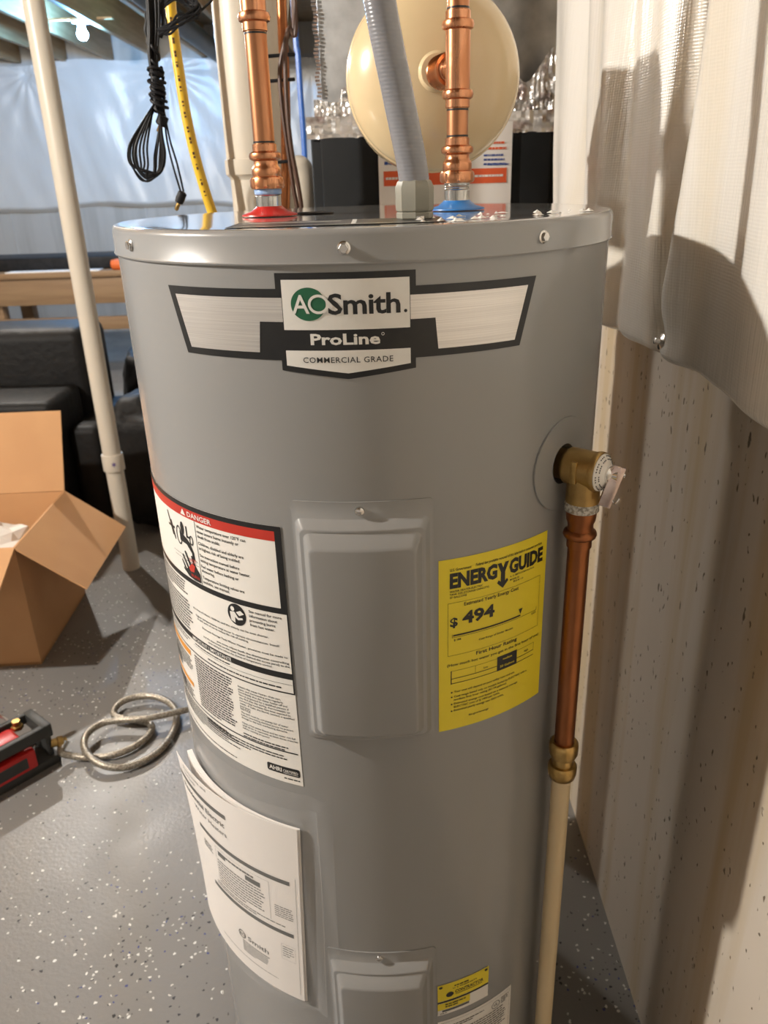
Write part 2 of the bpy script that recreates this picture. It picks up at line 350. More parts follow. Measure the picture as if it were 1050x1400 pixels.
def tag(o, label=None, cat=None, group=None, kind=None):
    if label: o['label'] = label
    if cat: o['category'] = cat
    if group: o['group'] = group
    if kind: o['kind'] = kind
    return o
def thing(name, loc, label, cat, group=None):
    o = bpy.data.objects.new(name, None); COL.objects.link(o); o.location = Vector(loc); o.empty_display_size = .05
    return tag(o, label, cat, group)
def struct(name, mb, m, parent=None, **k):
    return obj(name, mb, m, parent, kind=None if parent else 'structure', **k)

# ------------------------------------------------------------------ setting
TX, TY, R = -0.0123, 0.9144, 0.26
XW = 0.393                      # face of the right concrete wall
XL, YN, YF, ZJ, ZC = -4.6, -2.6, 7.64, 2.25, 2.49
struct('floor', slab((XL-.1, YN-.1, -.08), (XW+.1, YF+.1, 0)), M_floor, smooth=False)
wr = struct('wall_right', slab((XW, YN, 0), (XW+.2, YF+.2, ZC)), M_conc, smooth=False)
# cold form seam: the next pour stands a few millimetres proud, with a ragged edge
mb = MB(); n = 60; vs = []; fs = []
for i in range(n+1):
    z = 0.002+1.3*i/n; y = .797+.004*noise.noise(Vector((z*9, 3, 1)))+.003*noise.noise(Vector((z*31, 5, 1)))
    vs += [(XW+.001, y+.003, z), (XW-.0045, y, z), (XW-.0045, YN+.02, z)]
    if i:
        a = 3*(i-1); b = 3*i; fs += [[a, a+1, b+1, b], [a+1, a+2, b+2, b+1]]
struct('form_panel', MB().add(vs, fs), M_conc, wr)
struct('wall_back', slab((XL, YN-.2, 0), (XW, YN, ZC)), M_conc2, smooth=False)
struct('wall_left', slab((XL-.2, YN, 0), (XL, YF, ZC)), M_conc2, smooth=False)
wf = struct('wall_far', slab((XL, YF, 0), (XW, YF+.2, ZC)), M_conc2, smooth=False)
x = -3.9
while x < XW-.3:                 # form seams in the far pour, each a shallow ridge
    struct('form_seam', box((x, YF-.004, .56), (.018, .012, 1.1), bev=.004), M_conc2, wf); x += .61
ce = struct('ceiling', slab((XL, YN, ZC), (XW+.2, YF+.2, ZC+.05)), M_osb, smooth=False)
jm = None; x = -4.12
while x < XW:
    mbj = slab((x-.019, YN+.02, ZJ), (x+.019, YF-.02, ZC-.001), .002)
    if jm is None: o = struct('joist', mbj, M_wood, ce); jm = o
    else:
        o = jm.copy(); COL.objects.link(o); o.parent = ce; o.location = jm.location + Vector((x+4.12, 0, 0))
    x += .39

# ------------------------------------------------------------------ lamps
def bulb(i, loc, c, st, lab, suf):
    t = thing('ceiling_light'+suf, (loc[0], loc[1], loc[2]-.035), lab, 'light')
    p = Vector(loc)
    prof = [(.0001, -.034), (.014, -.031), (.026, -.021), (.033, -.006), (.033, .006), (.028, .02), (.02, .035), (.016, .05), (.0001, .05)]
    M = bpy.data.materials.new('bulb_glow_%d' % i); M.use_nodes = True; nt = M.node_tree
    for q in list(nt.nodes):
        if q.type == 'BSDF_PRINCIPLED': nt.nodes.remove(q)
    e = _n(nt, 'ShaderNodeEmission'); e.inputs[0].default_value = (*c, 1); e.inputs[1].default_value = st
    nt.links.new(e.outputs[0], nt.nodes['Material Output'].inputs[0])
    obj('bulb'+suf, lathe(prof, p, (0, 0, 1), 16, cap=False), M, t)
    obj('lampholder', lathe([(.0001, .046), (.021, .046), (.024, .06), (.055, .066), (.058, .082), (.0001, .084)], p, (0, 0, 1), 24), M_bulbbase, t)
    obj('mounting_strap', slab((p.x-.21, p.y-.02, p.z+.082), (p.x+.21, p.y+.02, p.z+.092)), M_wood, t)
for i, b in enumerate(BULBS): bulb(i, *b)

# ------------------------------------------------------------------ insulation blankets
def blanket(name, f, ys, zs, m, lab, edge=None):
    ny, nz = len(ys), len(zs); vs = []; fs = []
    for y in ys:
        for k, z in enumerate(zs): vs.append(f(y, k/(nz-1)))
    for i in range(ny-1):
        for k in range(nz-1): fs.append([i*nz+k, (i+1)*nz+k, (i+1)*nz+k+1, i*nz+k+1])
    return MB().add(vs, fs)
def lin(a, b, n): return [a+(b-a)*i/(n-1) for i in range(n)]
PIN = atx(890, 468, .335)
def zbot(y):
    z = 1.062 + .003*sin(y*9)
    return z
def fr(y, t):
    zb = zbot(y)
    # t in 0..1 : first part is the lip rolling back under to the wall
    if t < .06:
        q = t/.06; ang = (1-q)*pi*.55
        base = Vector((.345+.035*(1-cos(ang))*1.0, y, zb+.018-.018*sin(ang))); z = zb
    else:
        z = zb+.018+(2.245-zb-.018)*((t-.06)/.94); base = Vector((.345, y, z))
    up = min(max((z-zb)/.25, 0), 1)
    d = 0.0
    yy = y + (z-1.1)*(-.10)                  # folds lean
    d += (.0065+.004*max(0, min(1, (y-.95)*4)))*sin(yy*21+1.5*noise.noise(Vector((y*2, z*1.2, 0))))*(.35+.65*up)
    d += (.0012+.005*max(0, min(1, (y-.95)*4)))*sin(yy*47+2.2*noise.noise(Vector((y*3, z*1.0, 5))))
    d += .008*noise.noise(Vector((yy*5, z*.9, 9)))
    # a strong tuck running up from the pin
    yc = PIN.y + .02 - (z-PIN.z)*.12
    d += -.020*math.exp(-((y-yc)/.020)**2)*min(1, up+.5) + .016*math.exp(-((y-yc+.045)/.03)**2)
    dp = sqrt((y-PIN.y)**2+(z-PIN.z)**2); d -= .022*math.exp(-(dp/.035)**2)
    # loose bulge near the lower edge
    d += .004*math.exp(-((z-zb-.05)/.06)**2)*max(0, sin((y-.1)*5.2))*.8
    base.x -= d
    base.y += max(0, y-1.2)*(z-1.25)*.33
    base.x = min(base.x, XW-.002); return base
mb = blanket('b', fr, lin(-1.6, 1.60, 330), lin(0, 1, 120), M_vinyl, '')
bl = obj('insulation_blanket', mb, M_vinyl, angle=80, label='white vinyl insulation blanket hanging on the concrete wall beside the tank', cat='insulation')
obj('fixing_pin', lathe([(.0001, 0), (.009, .0), (.010, .002), (.004, .004), (.004, .010), (.0001, .011)], PIN+Vector((.014, 0, 0)), (-1, 0, .2), 16), M_steel, bl)
def ff(x, t):
    z = 1.085+.02*sin(x*2.1)+.012*sin(x*7)+(2.235-1.085)*t
    d = 0
    for px in (-4.1, -2.9, -1.7, -.5):
        for pz in (2.16,):
            dx, dz = x-px, z-pz; rr = sqrt(dx*dx+dz*dz)+.02; an = atan2(dz, dx)
            d += .008*sin(an*13+px+2*noise.noise(Vector((x, z, 8))))*math.exp(-rr/.6)
            d -= .03*math.exp(-(rr/.06)**2)
    d += .02*noise.noise(Vector((x*2.4, z*1.4, 1))) + .009*noise.noise(Vector((x*9+z*2, z*3, 2)))+.010*sin(x*13+3*noise.noise(Vector((x, z, 3))))*t*(1-t)*3
    if t < .03: d -= .05*(1-t/.03)
    return Vector((x, min(YF-.06-d, YF-.003), z))
mb = blanket('b', ff, lin(XL+.02, XW-.01, 360), lin(0, 1, 90), M_vinylfar, '')
obj('insulation_blanket', mb, M_vinylfar, angle=80, label='wrinkled white vinyl insulation blanket across the far wall behind the bench', cat='insulation')

# ------------------------------------------------------------------ cylinder-label helpers
def cp(u, z, r=R): 
    a = u/R; return Vector((TX+r*sin(a), TY-r*cos(a), z))
def curved(fn, u0, u1, z0, z1, n=None, slope=0.0):
    """flat patch in label space (z may slope) mapped by fn(u,z)"""
    n = n or max(1, int(abs(u1-u0)/.006)+1); vs = []; fs = []
    for i in range(n+1):
        u = u0+(u1-u0)*i/n; vs += [fn(u, z0), fn(u, z1)]
        if i: a = 2*(i-1); fs.append([a, a+2, a+3, a+1])
    return MB().add(vs, fs)
def polymap(fn, pts, step=.006):
    """fill a polygon given in (u,z), cut into vertical strips so that it bends with the surface"""
    bm = bmesh.new(); vs = [bm.verts.new((p[0], p[1], 0)) for p in pts]; bm.faces.new(vs)
    us = [p[0] for p in pts]; u = math.floor(min(us)/step)*step+step
    while u < max(us):
        bmesh.ops.bisect_plane(bm, geom=list(bm.verts)+list(bm.edges)+list(bm.faces), plane_co=(u, 0, 0), plane_no=(1, 0, 0)); u += step
    bmesh.ops.triangulate(bm, faces=list(bm.faces)); bm.verts.index_update()
    mb = MB().add([fn(v.co.x, v.co.y) for v in bm.verts], [[v.index for v in f.verts] for f in bm.faces]); bm.free(); return mb
TCACHE = {}
def text2d(s, off=0.0, sp=1.0, shear=0.0):
    key = (s, off, sp, shear)
    if key in TCACHE: return TCACHE[key]
    c = bpy.data.curves.new('t', 'FONT'); c.body = s; c.size = 1; c.resolution_u = 2; c.offset = off; c.space_character = sp; c.shear = shear
    c.dimensions = '2D'; c.fill_mode = 'FRONT'
    o = bpy.data.objects.new('t', c); COL.objects.link(o)
    dg = bpy.context.evaluated_depsgraph_get(); me = o.evaluated_get(dg).to_mesh()
    vs = [(v.co.x, v.co.y) for v in me.vertices]; fs = [list(p.vertices) for p in me.polygons]
    o.evaluated_get(dg).to_mesh_clear(); bpy.data.objects.remove(o); bpy.data.curves.remove(c)
    TCACHE[key] = (vs, fs); return vs, fs
def text(fn, s, u, z, h=None, w=None, align='L', off=0.0, sp=1.0, shear=0.0):
    """h = cap height in metres (cap height of the font is about .69 em); w = forced width"""
    if h and h < .0042: off = max(off, .012)
    vs, fs = text2d(s, off, sp, shear)
    if not vs: return MB()
    x0 = min(v[0] for v in vs); x1 = max(v[0] for v in vs)
    k = h/.69 if h else w/(x1-x0)
    kx = w/(x1-x0) if w else k
    W_ = (x1-x0)*kx
    ox = {'L': u, 'C': u-W_/2, 'R': u-W_}[align]
    return MB().add([fn(ox+(v[0]-x0)*kx, z+v[1]*k) for v in vs], fs)
def greek(fn, u0, u1, z, h, rows, lead, seed=1, last=.6, gapw=.0022):
    """rows of dashes standing for print too fine to read"""
    rn = random.Random(seed); mb = MB()
    for r in range(rows):
        zz = z-r*lead; u = u0; end = u1-(u1-u0)*(rn.uniform(0, .12) if r < rows-1 else 1-last)
        while u < end-.001:
            w = min(rn.uniform(.0022, .0085), end-u)
            mb.join(curved(fn, u, u+w, zz, zz+h, max(1, int(w/.006)))); u += w+gapw*.45
    return mb
def ringpatch(fn, cu, cz, ru, rz, w, n=40):
    vs = []; fs = []
    for k in range(n):
        t = 2*pi*k/n; vs += [fn(cu+ru*cos(t), cz+rz*sin(t)), fn(cu+(ru-w)*cos(t), cz+(rz-w)*sin(t))]
        a = 2*k; b = 2*((k+1) % n); fs.append([a, b, b+1, a+1])
    return MB().add(vs, fs)
def disc(fn, cu, cz, ru, rz, n=40):
    return polymap(fn, [(cu+ru*cos(2*pi*k/n), cz+rz*sin(2*pi*k/n)) for k in range(n)], .01)
def at_r(dr): return lambda u, z: cp(u, z, R+dr)
def ink(name, mbs, m, parent, kind='stuff'):
    mb = MB()
    for q in mbs: mb.join(q)
    return obj(name, mb, m, parent, smooth=False, fix=False, kind=kind)
f1, f2, f3, f4, f5 = at_r(.0005), at_r(.0008), at_r(.0011), at_r(.0014), at_r(.0017)

# ------------------------------------------------------------------ water heater
ZT = 1.25
wh = thing('water_heater', (TX, TY, 0), 'tall grey electric water heater tank with yellow and white labels', 'water heater')
jk = lathe([(R-.004, .035), (R, .04), (R, .9875), (R, 1.0475), (R, 1.226)], (TX, TY, 0), (0, 0, 1), 256, cap=False)
def _inhole(f):          # the square cut-out hidden under the round escutcheon
    c_ = [jk.v[i] for i in f]; az = [(atan2(p.x-TX, TY-p.y)-radians(47.5))*R for p in c_]; zz = [p.z for p in c_]
    return max(map(abs, az)) < .0335 and min(zz) > .98 and max(zz) < 1.06
jk.f = [f for f in jk.f if not _inhole(f)]
obj('jacket', jk, M_tank, wh)
obj('base_ring', lathe([(R-.02, 0.0), (R-.02, .036)], (TX, TY, 0), (0, 0, 1), 128), M_black, wh)
rc = R+.0022
obj('top_cap', lathe([(rc-.0006, 1.222), (rc+.0006, 1.2222), (rc+.0012, 1.2235), (rc, 1.225), (rc, 1.2445), (rc-.0010, 1.2474), (rc-.0030, 1.2490)], (TX, TY, 0), (0, 0, 1), 256, cap=False), M_tank, wh, angle=50)
obj('cap_plate', lathe([(rc-.0030, 1.2490), (rc-.0045, 1.2496), (rc-.008, 1.2498), (.22, 1.2497), (.0001, 1.2497)], (TX, TY, 0), (0, 0, 1), 256, cap=False), M_cap, wh, angle=50)
def screw(az, z, dr, parent, k=1.0, name='screw'):
    a = radians(az); n = Vector((sin(a), -cos(a), 0)); p = Vector((TX, TY, z))+n*(R+dr)
    mb = lathe([(.0052*k, -.001), (.0054*k, .0008*k), (.004*k, .0016*k)], p, n, 20)
    mb.join(prism(6, .0040*k, p+n*.0014*k, n, .0028*k, ch=.0005))
    return obj(name, mb, M_steel, parent, angle=30)
for az in (-53.5, -2.8, 36.1, 84, 130, -100, -150): screw(az, 1.235, .002, wh)
# access panels: stepped pressings lofted from nested rounded rectangles
def panel(dz):
    L = [(-.074, .058, .752, 1.0177, .0000, .005), (-.074, .058, .752, 1.0177, .0012, .005), (-.0705, .0545, .756, 1.0015, .0014, .006), (-.0695, .0535, .757, 1.0005, .0022, .006),
         (-.0640, .0480, .7625, .9945, .0105, .006), (-.0628, .0468, .7637, .9932, .0112, .006), (-.0605, .0445, .7660, .9905, .0106, .006), (-.0598, .0438, .7667, .9898, .0112, .006),
         (-.0545, .0380, .7715, .9800, .0195, .006), (-.0530, .0365, .7730, .9780, .0206, .006), (-.0515, .0350, .7745, .9765, .0208, .006)]
    vs = []; fs = []; q = 6; per = 0
    for (a, b, z0, z1, h, cr) in L:
        pts = []
        for cx, cz, t0 in ((b-cr, z1-cr, 0), (a+cr, z1-cr, 90), (a+cr, z0+cr, 180), (b-cr, z0+cr, 270)):
            for k in range(q+1):
                t = radians(t0+90*k/q); pts.append((cx+cr*cos(t), cz+cr*sin(t)))
        # extra points along top and bottom so that they bend
        full = []
        for i, p in enumerate(pts):
            full.append(p); nx = pts[(i+1) % len(pts)]
            if abs(nx[0]-p[0]) > .03:
                for k in range(1, 16): full.append((p[0]+(nx[0]-p[0])*k/16, p[1]+(nx[1]-p[1])*k/16))
        per = len(full); vs += [cp(u, z+dz, R+h) for u, z in full]
    for i in range(len(L)-1):
        for k in range(per):
            k2 = (k+1) % per; fs.append([i*per+k, i*per+k2, (i+1)*per+k2, (i+1)*per+k])
    a, b, z0, z1, h, cr = L[-1]; mb = MB().add(vs, fs)
    # curved face: loft between the top and bottom rows of the last loop
    last = [(i, v) for i, v in enumerate(vs[-per:])]
    bm = bmesh.new(); bv = [bm.verts.new(v) for v in vs[-per:]]
    o0 = len(vs)-per
    top = list(range(q, q+1+16)) ; bot = list(range(per-q-1-16-0, per-q-0))
    bm.free()
    # top row runs from index q (right) to q+16 (left); bottom row from left to right
    tl = [o0+q+k for k in range(17)]
    bl0 = q+16+q+1+q  # end of the lower-left arc
    bl_ = [o0+bl0+k for k in range(17)][::-1]
    for k in range(16): mb.f.append([tl[k], tl[k+1], bl_[k+1], bl_[k]])
    # corner fans
    ra = [o0+k for k in range(q+1)]; rb = [o0+(bl0+16+k) % per for k in range(q+1)]
    for k in range(q): mb.f.append([ra[k], ra[k+1], rb[q-k-1], rb[q-k]])
    la = [o0+q+16+k for k in range(q+1)]; lb = [o0+bl0-q+k for k in range(q+1)]
    for k in range(q): mb.f.append([la[k], la[k+1], lb[q-k-1], lb[q-k]])
    p = obj('access_panel', mb, M_tank, wh, angle=50)
    a = radians(degrees(-.0096/R)); n_ = Vector((sin(a), -cos(a), 0)); P = Vector((TX, TY, 1.0089+dz))+n_*(R+.001)
    s = lathe([(.0001, .0036), (.0022, .0035), (.0042, .0022), (.0047, .0006), (.0047, 0)], P, n_, 20)
    s.join(box(P+n_*.0036, (.0042, .0008, .0006), Matrix.Rotation(a+.4, 3, 'Z') if 0 else None)); obj('screw', s, M_steel, p)
panel(0); panel(-.5782)

# ---- brand plate
lp = wh
def logo():
    c = -.0137; z = lambda v: v
    outer = [(-.0578, 1.2165), (.0578, 1.2165), (.0578, 1.2040), (.1730, 1.2037), (.1565, 1.1460), (.0570, 1.1455), (.0570, 1.1370), (0, 1.1297), (-.0570, 1.1370), (-.0570, 1.1455), (-.1565, 1.1460), (-.1730, 1.2037), (-.0578, 1.2040)]
    S_ = lambda pts: [(u+c, v) for u, v in pts]
    plate = obj('brand_plate', polymap(f1, S_(outer)), M_ink, wh, smooth=False, fix=False, label='black badge with silver wings')
    for s in (1, -1):
        w = [(s*.0530, 1.1970), (s*.1635, 1.1968), (s*.1505, 1.1517), (s*.0765, 1.1517), (s*.0740, 1.1775), (s*.0530, 1.1775)]
        if s < 0: w = w[::-1]
        obj('silver_wing', polymap(f2, S_(w)), M_brushed, plate, smooth=False, fix=False)
    ink('white_field', [polymap(f2, S_([(-.0525, 1.1710), (.0525, 1.1710), (.0525, 1.2112), (-.0525, 1.2112)])),
        polymap(f2, S_([(-.0525, 1.1413), (0, 1.1347), (.0525, 1.1413), (.0525, 1.1540), (-.0525, 1.1540)]))], M_inkwhite, plate)
    cu, cz = -.0305+c, 1.1918
    ink('green_roundel', [disc(f3, cu, cz, .0146, .0133)], M_inkgreen, plate)
    ink('roundel_letters', [text(f4, 'A', cu-.0136, cz-.0072, h=.0146, w=.0145, off=.012), ringpatch(f4, cu+.0085, cz, .0086, .0078, .0022)], M_inkwhite, plate)
    ink('brand_lettering', [text(f3, 'Smith', -.0143+c, 1.1838, h=.0158, w=.0590, off=.022, sp=.97), text(f3, '.', .0475+c, 1.1838, h=.012, off=.02),
        text(f3, 'COMMERCIAL GRADE', c, 1.1438, h=.0047, w=.0755, align='C', off=.004, sp=1.10)], M_ink, plate)
    ink('line_lettering', [text(f2, 'ProLine', c-.0015, 1.1590, h=.0086, w=.0580, align='C', off=.03), ringpatch(f2, c+.0298, 1.1668, .0013, .0013, .0004, 12)], M_inkwhite, plate)
logo()

# ---- yellow energy label
def energy():
    u0, u1 = .0625, .1945
    L = obj('energy_label', curved(f1, u0, u1, .7538, .9520), M_yellow, wh, smooth=True, fix=False, label='yellow energy label')
    T = []
    a = T.append
    a(text(f2, 'U.S. Government', .0740, .9388, h=.0030, w=.0222)); a(text(f2, 'Federal law prohibits removal of this label before consumer purchase.', .1008, .9396, h=.0030, w=.0850, shear=.2))
    a(text(f2, 'ENERG', .0737, .9212, h=.0146, w=.0520, off=.05, sp=1.0)); a(text(f2, 'GUIDE', .1405, .9212, h=.0146, w=.0475, off=.05, sp=1.0))
    a(polymap(f2, [(.1258, .9358), (.1304, .9358), (.1328, .9300), (.1352, .9358), (.1398, .9358), (.1354, .9255), (.1354, .9150), (.1380, .9172), (.1397, .9143), (.1328, .9074), (.1259, .9143), (.1276, .9172), (.1302, .9150), (.1302, .9255)]))
    a(text(f2, 'WATER HEATER-ELECTRIC', .0737, .9159, h=.0021, w=.0355)); a(text(f2, 'TANK SIZE (STORAGE CAPACITY):', .0737, .9127, h=.0021, w=.0430)); a(text(f2, '37 GALLONS', .0737, .9095, h=.0021, w=.0180))
    a(text(f2, 'A. O. SMITH CORPORATION', .1418, .9163, h=.0019, w=.0330)); a(text(f2, 'MODEL(S):', .1418, .9125, h=.0019)); a(text(f2, 'ENS-40 110', .1465, .9095, h=.0019))
    lw = .0003
    def hl(ua, ub, z, t=lw): a(curved(f2, ua, ub, z-t/2, z+t/2))
    def vl(u, za, zb, t=lw): a(curved(f2, u-t/2, u+t/2, za, zb, 1))
    hl(.0720, .1855, .9043); hl(.0720, .1855, .8445); vl(.0720, .8445, .9043); vl(.1855, .8445, .9043)
    a(text(f2, 'Estimated Yearly Energy Cost', .1215, .8990, h=.0038, w=.0650, align='C', off=.012))
    a(text(f2, '$', .0742, .8779, h=.0095, w=.0082, off=.03)); a(text(f2, '494', .0872, .8788, h=.0130, w=.0365, off=.035))
    hl(.0775, .1580, .8674, .0017); hl(.0765, .1818, .8651, .0004); vl(.0765, .8651, .8690, .0004); vl(.1818, .8651, .8690, .0004)
    a(polymap(f2, [(.1553, .8752), (.1580, .8690), (.1609, .8752)]))
    a(text(f2, '$ 184', .0784, .8610, h=.0023, off=.02)); a(text(f2, '$ 622', .1748, .8616, h=.0021)); a(text(f2, 'Cost Range of Similar Models', .1272, .8550, h=.0021, w=.0425, align='C'))
    a(text(f2, 'First Hour Rating', .1288, .8388, h=.0040, w=.0512, align='C', off=.02)); a(text(f2, '(How much hot water you get in the first hour of use)', .1295, .8318, h=.0030, w=.1165, align='C', off=.008))
    vl(.0757, .8100, .8262, .0010); hl(.0757, .1805, .8108, .0007); hl(.0757, .1805, .8166, .0007); hl(.0757, .1805, .8258, .0003); vl(.1805, .8166, .8258); vl(.1027, .8166, .8258)
    a(text(f2, 'low', .1150, .8190, h=.0026, align='C', off=.01)); a(text(f2, 'high', .1690, .8195, h=.0026, align='C'))
    a(curved(f2, .1290, .1554, .8100, .8274))
    for z in (.7992, .7935, .7846, .7762): a(disc(f2, .0763, z+.0008, .0009, .0009, 12))
    sm = ['Your cost will depend on your utility rates and use.', 'Cost range based only on models fueled by ELECTRIC with a', 'medium first hour rating (51-74 gallons).', 'Estimated energy cost based on a national average', 'ELECTRIC cost of $.1400 per kWh.', 'Estimated yearly energy use: 3531 kWh.']
    wd = [.0745, .0925, .0640, .0790, .0550, .0605]
    for s, z, w in zip(sm, (.7992, .7935, .7895, .7846, .7806, .7762), wd): a(text(f2, s, .0788, z, h=.0023, w=w))
    a(text(f2, 'ftc.gov/energy', .0958, .7660, h=.0022, w=.0240, off=.015))
    ink('label_print', T, M_ink, L)
    ink('reversed_print', [text(f3, 'medium', .1422, .8218, h=.0026, align='C'), text(f3, '50 Gallons', .1422, .8135, h=.0026, w=.0190, align='C')], M_yellow, L)
energy()

# ---- warning label
def warning():
    ul, ur = -.352, -.0856
    L = obj('warning_label', curved(f1, ul, ur, .6815, .9895), M_label, wh, fix=False, label='tall white warning label with red danger bar')
    B = []; a = B.append
    def hb(ua, ub, z0, z1): a(curved(f2, ua, ub, z0, z1))
    hb(ul, ur, .9840, .9895); hb(ul, ur, .8952, .9015); hb(-.0928, ur, .9015, .9840)           # thick frame
    hb(-.0872, ur, .8190, .8952); hb(ul, ur, .8190, .8262); hb(ul, ur, .8008, .8024); hb(-.0872, ur, .8024, .8190)
    hb(-.2340, -.0880, .8122, .8126); hb(ul, -.0885, .7232, .7248)
    hb(-.1962, -.1955, .9018, .9735)
    W_ = [('Water temperature over 125°F can', .9675), ('cause severe burns instantly or', .9620), ('death from scalds.', .9565), ('Children, disabled and elderly are', .9488), ('at highest risk of being scalded.', .9433), ('See instruction manual before', .9352), ('setting temperature at water heater.', .9297), ('Feel water before bathing or', .9228), ('showering.', .9178), ('Temperature limiting valves are', .9100), ('available, see manual.', .9048)]
    for s, z in W_: a(text(f2, s, -.1935, z, h=.0033, off=.008, sp=.98))
    for s, z in (('See manual for more', .8890), ('information about', .8838), ('preventing burns', .8786), ('from hot water.', .8734)): a(text(f2, s, -.1312, z, h=.0031))
    a(disc(f2, -.1476, .8820, .0121, .0126))
    Bd = [('the time of infants, children, and the elderly can be even shorter.', .8640, -.2220, .1120), ('higher temperatures may occur in certain circumstances. Install', .8560, -.2180, .1190), ('at each point of use to reduce the risk of scalding.', .8523, -.2160, .0800),
          ('Domestic Storage Tank Water Heater, provision must be made to', .8440, -.2080, .1175), ('you must adjust both the thermostat controlling', .8372, -.1840, .0945), ('and the thermostat on the water heater (behind the access panel) to the', .8333, -.2080, .1188), ('same setting to reduce the chance of temperature control', .8294, -.2000, .0900)]
    for s, z, u, w in Bd: a(text(f2, s, u, z, h=.0024, w=w, off=.006))
    a(greek(f2, -.2050, -.0990, .8062, .0017, 1, .004, 7, 1)); a(greek(f2, -.2300, -.1250, .8145, .0016, 1, .004, 3))
    a(greek(f2, ul+.004, -.2270, .8905, .0017, 6, .0036, 11)); a(greek(f2, ul+.004, -.2250, .8665, .0019, 10, .0041, 12, last=.9)); a(greek(f2, ul+.004, -.2400, .8145, .0015, 3, .0038, 13))
    a(greek(f2, -.2375, -.1665, .7955, .0019, 20, .0035, 14))
    C2 = ['Inspect the water heater, drain pan,', 'pipes, and surrounding area regularly.', 'Immediately shut the water heater off and', 'have it inspected by a qualified person if', 'you find that the wiring, thermostat(s), or', 'surrounding insulation have been exposed to', 'water. If leaks are found, contact a qualified', 'person.']
    for i, s in enumerate(C2): a(text(f2, s, -.1585, .7905-.00365*i, h=.0023, w=.0014*len(s)+.005, off=.004))
    a(text(f2, 'NOTICE', -.1585, .7612, h=.0027, off=.01))
    C3 = ['The tank must be completely full of water', 'before connecting electrical power to prevent', 'damage to the tank and heating elements.', '', 'Open a hot water faucet and let water run full', 'until all air is removed, at least three minutes', 'before turning on power.']
    for i, s in enumerate(C3):
        if s: a(text(f2, s, -.1585, .7570-.00350*i, h=.0022, w=.0014*len(s)+.004, off=.004))
    a(greek(f2, -.1585, -.0980, .7288, .0016, 2, .0035, 8, .9)); a(greek(f2, ul+.006, -.1650, .7180, .0014, 7, .0030, 15)); a(greek(f2, -.2250, -.1010, .7165, .0016, 3, .0036, 16)); a(greek(f2, ul+.02, -.1350, .6870, .0013, 1, .003, 17, last=.8)); a(greek(f2, -.1080, -.0890, .6868, .0016, 1, .003, 18, last=1))
    a(greek(f2, -.325, -.2460, .7850, .0016, 7, .0033, 19)); a(greek(f2, -.325, -.2560, .7390, .0015, 6, .0032, 20))
    pts = []
    for cu, cz, t0 in ((-.0905, .7007, 0), (-.1266, .7007, 90), (-.1266, .6945, 180), (-.0905, .6945, 270)):
        pts += [(cu+.0022*cos(radians(t0+18*k)), cz+.0022*sin(radians(t0+18*k))) for k in range(6)]
    a(polymap(f2, pts))
    # tap and hand pictogram
    tap = [(-.2270, .9500), (-.2270, .9390), (-.2140, .9375), (-.2060, .9300), (-.2060, .9230), (-.2012, .9230), (-.2020, .9320), (-.2070, .9410), (-.2130, .9450)]
    a(polymap(f2, [(u-.002, z+.004) for u, z in tap])); a(ringpatch(f2, -.2310, .9480, .0062, .0110, .0018, 24))
    a(polymap(f2, [(-.2560, .9690), (-.2535, .9690), (-.2440, .9440), (-.2465, .9430)])); a(polymap(f2, [(-.2490, .9600), (-.2465, .9605), (-.2400, .9400), (-.2425, .9395)])); a(curved(f2, -.2560, -.2400, .9520, .9545))
    a(disc(f2, -.2220, .9585, .0036, .0075, 16)); a(curved(f2, -.2150, -.2125, .9500, .9630)); a(curved(f2, -.2150, -.2070, .9500, .9525)); a(ringpatch(f2, -.2060, .9490, .0036, .0056, .0016, 16))
    hand = [(-.1975, .9025), (-.1975, .9130), (-.2040, .9200), (-.2085, .9310), (-.2110, .9300), (-.2085, .9195), (-.2120, .9180), (-.2210, .9330), (-.2240, .9315), (-.2160, .9165), (-.2185, .9150), (-.2275, .9275), (-.2300, .9260), (-.2215, .9130), (-.2235, .9110), (-.2310, .9205), (-.2330, .9190), (-.2250, .9085), (-.2235, .9060), (-.2290, .9120), (-.2305, .9095), (-.2200, .9035), (-.2090, .9022)]
    a(polymap(f2, hand)); a(curved(f2, -.2500, -.1990, .9258, .9262)); a(curved(f2, -.2480, -.1975, .9215, .9219))
    ink('label_print', B, M_ink, L)
    ink('danger_bar', [curved(f2, ul, -.0928, .9738, .9840), ], M_inkred, L)
    ink('red_print', [text(f3, 'HOT', -.2140, .9225, h=.0050, w=.0130), polymap(f3, [(-.2100, .9220), (-.2050, .9200), (-.2080, .9120), (-.2150, .9110), (-.2180, .9150)]), text(f3, 'BURN', -.2145, .9055, h=.0036, w=.0150)], M_inkred, L)
    ink('danger_lettering', [text(f3, 'DANGER', -.2070, .9762, h=.0054, w=.0385, off=.015), polymap(f3, [(-.2200, .9758), (-.2105, .9758), (-.2152, .9826)]),
        text(f3, 'IMPORTANT | IMPORTANTE', -.2335, .8204, h=.0044, w=.0700, off=.012), text(f3, 'AHRI', -.1262, .6953, h=.0052, w=.0160, off=.03), text(f3, 'CERTIFIED', -.1085, .6960, h=.0033, w=.0180, off=.01), curved(f3, -.1085, -.0905, .6944, .6949),
        disc(f3, -.1525, .8880, .0026, .0028, 16), polymap(f3, [(-.1565, .8840), (-.1500, .8850), (-.1455, .8790), (-.1400, .8800), (-.1395, .8780), (-.1460, .8762), (-.1500, .8790), (-.1500, .8720), (-.1555, .8740)]), polymap(f3, [(-.1480, .8850), (-.1420, .8880), (-.1375, .8850), (-.1440, .8815)])], M_inkwhite, L)
    ink('orange_bars', [curved(f2, -.3260, -.2480, .7900, .7975), curved(f2, -.3260, -.2530, .7440, .7500)], M_inkora, L)
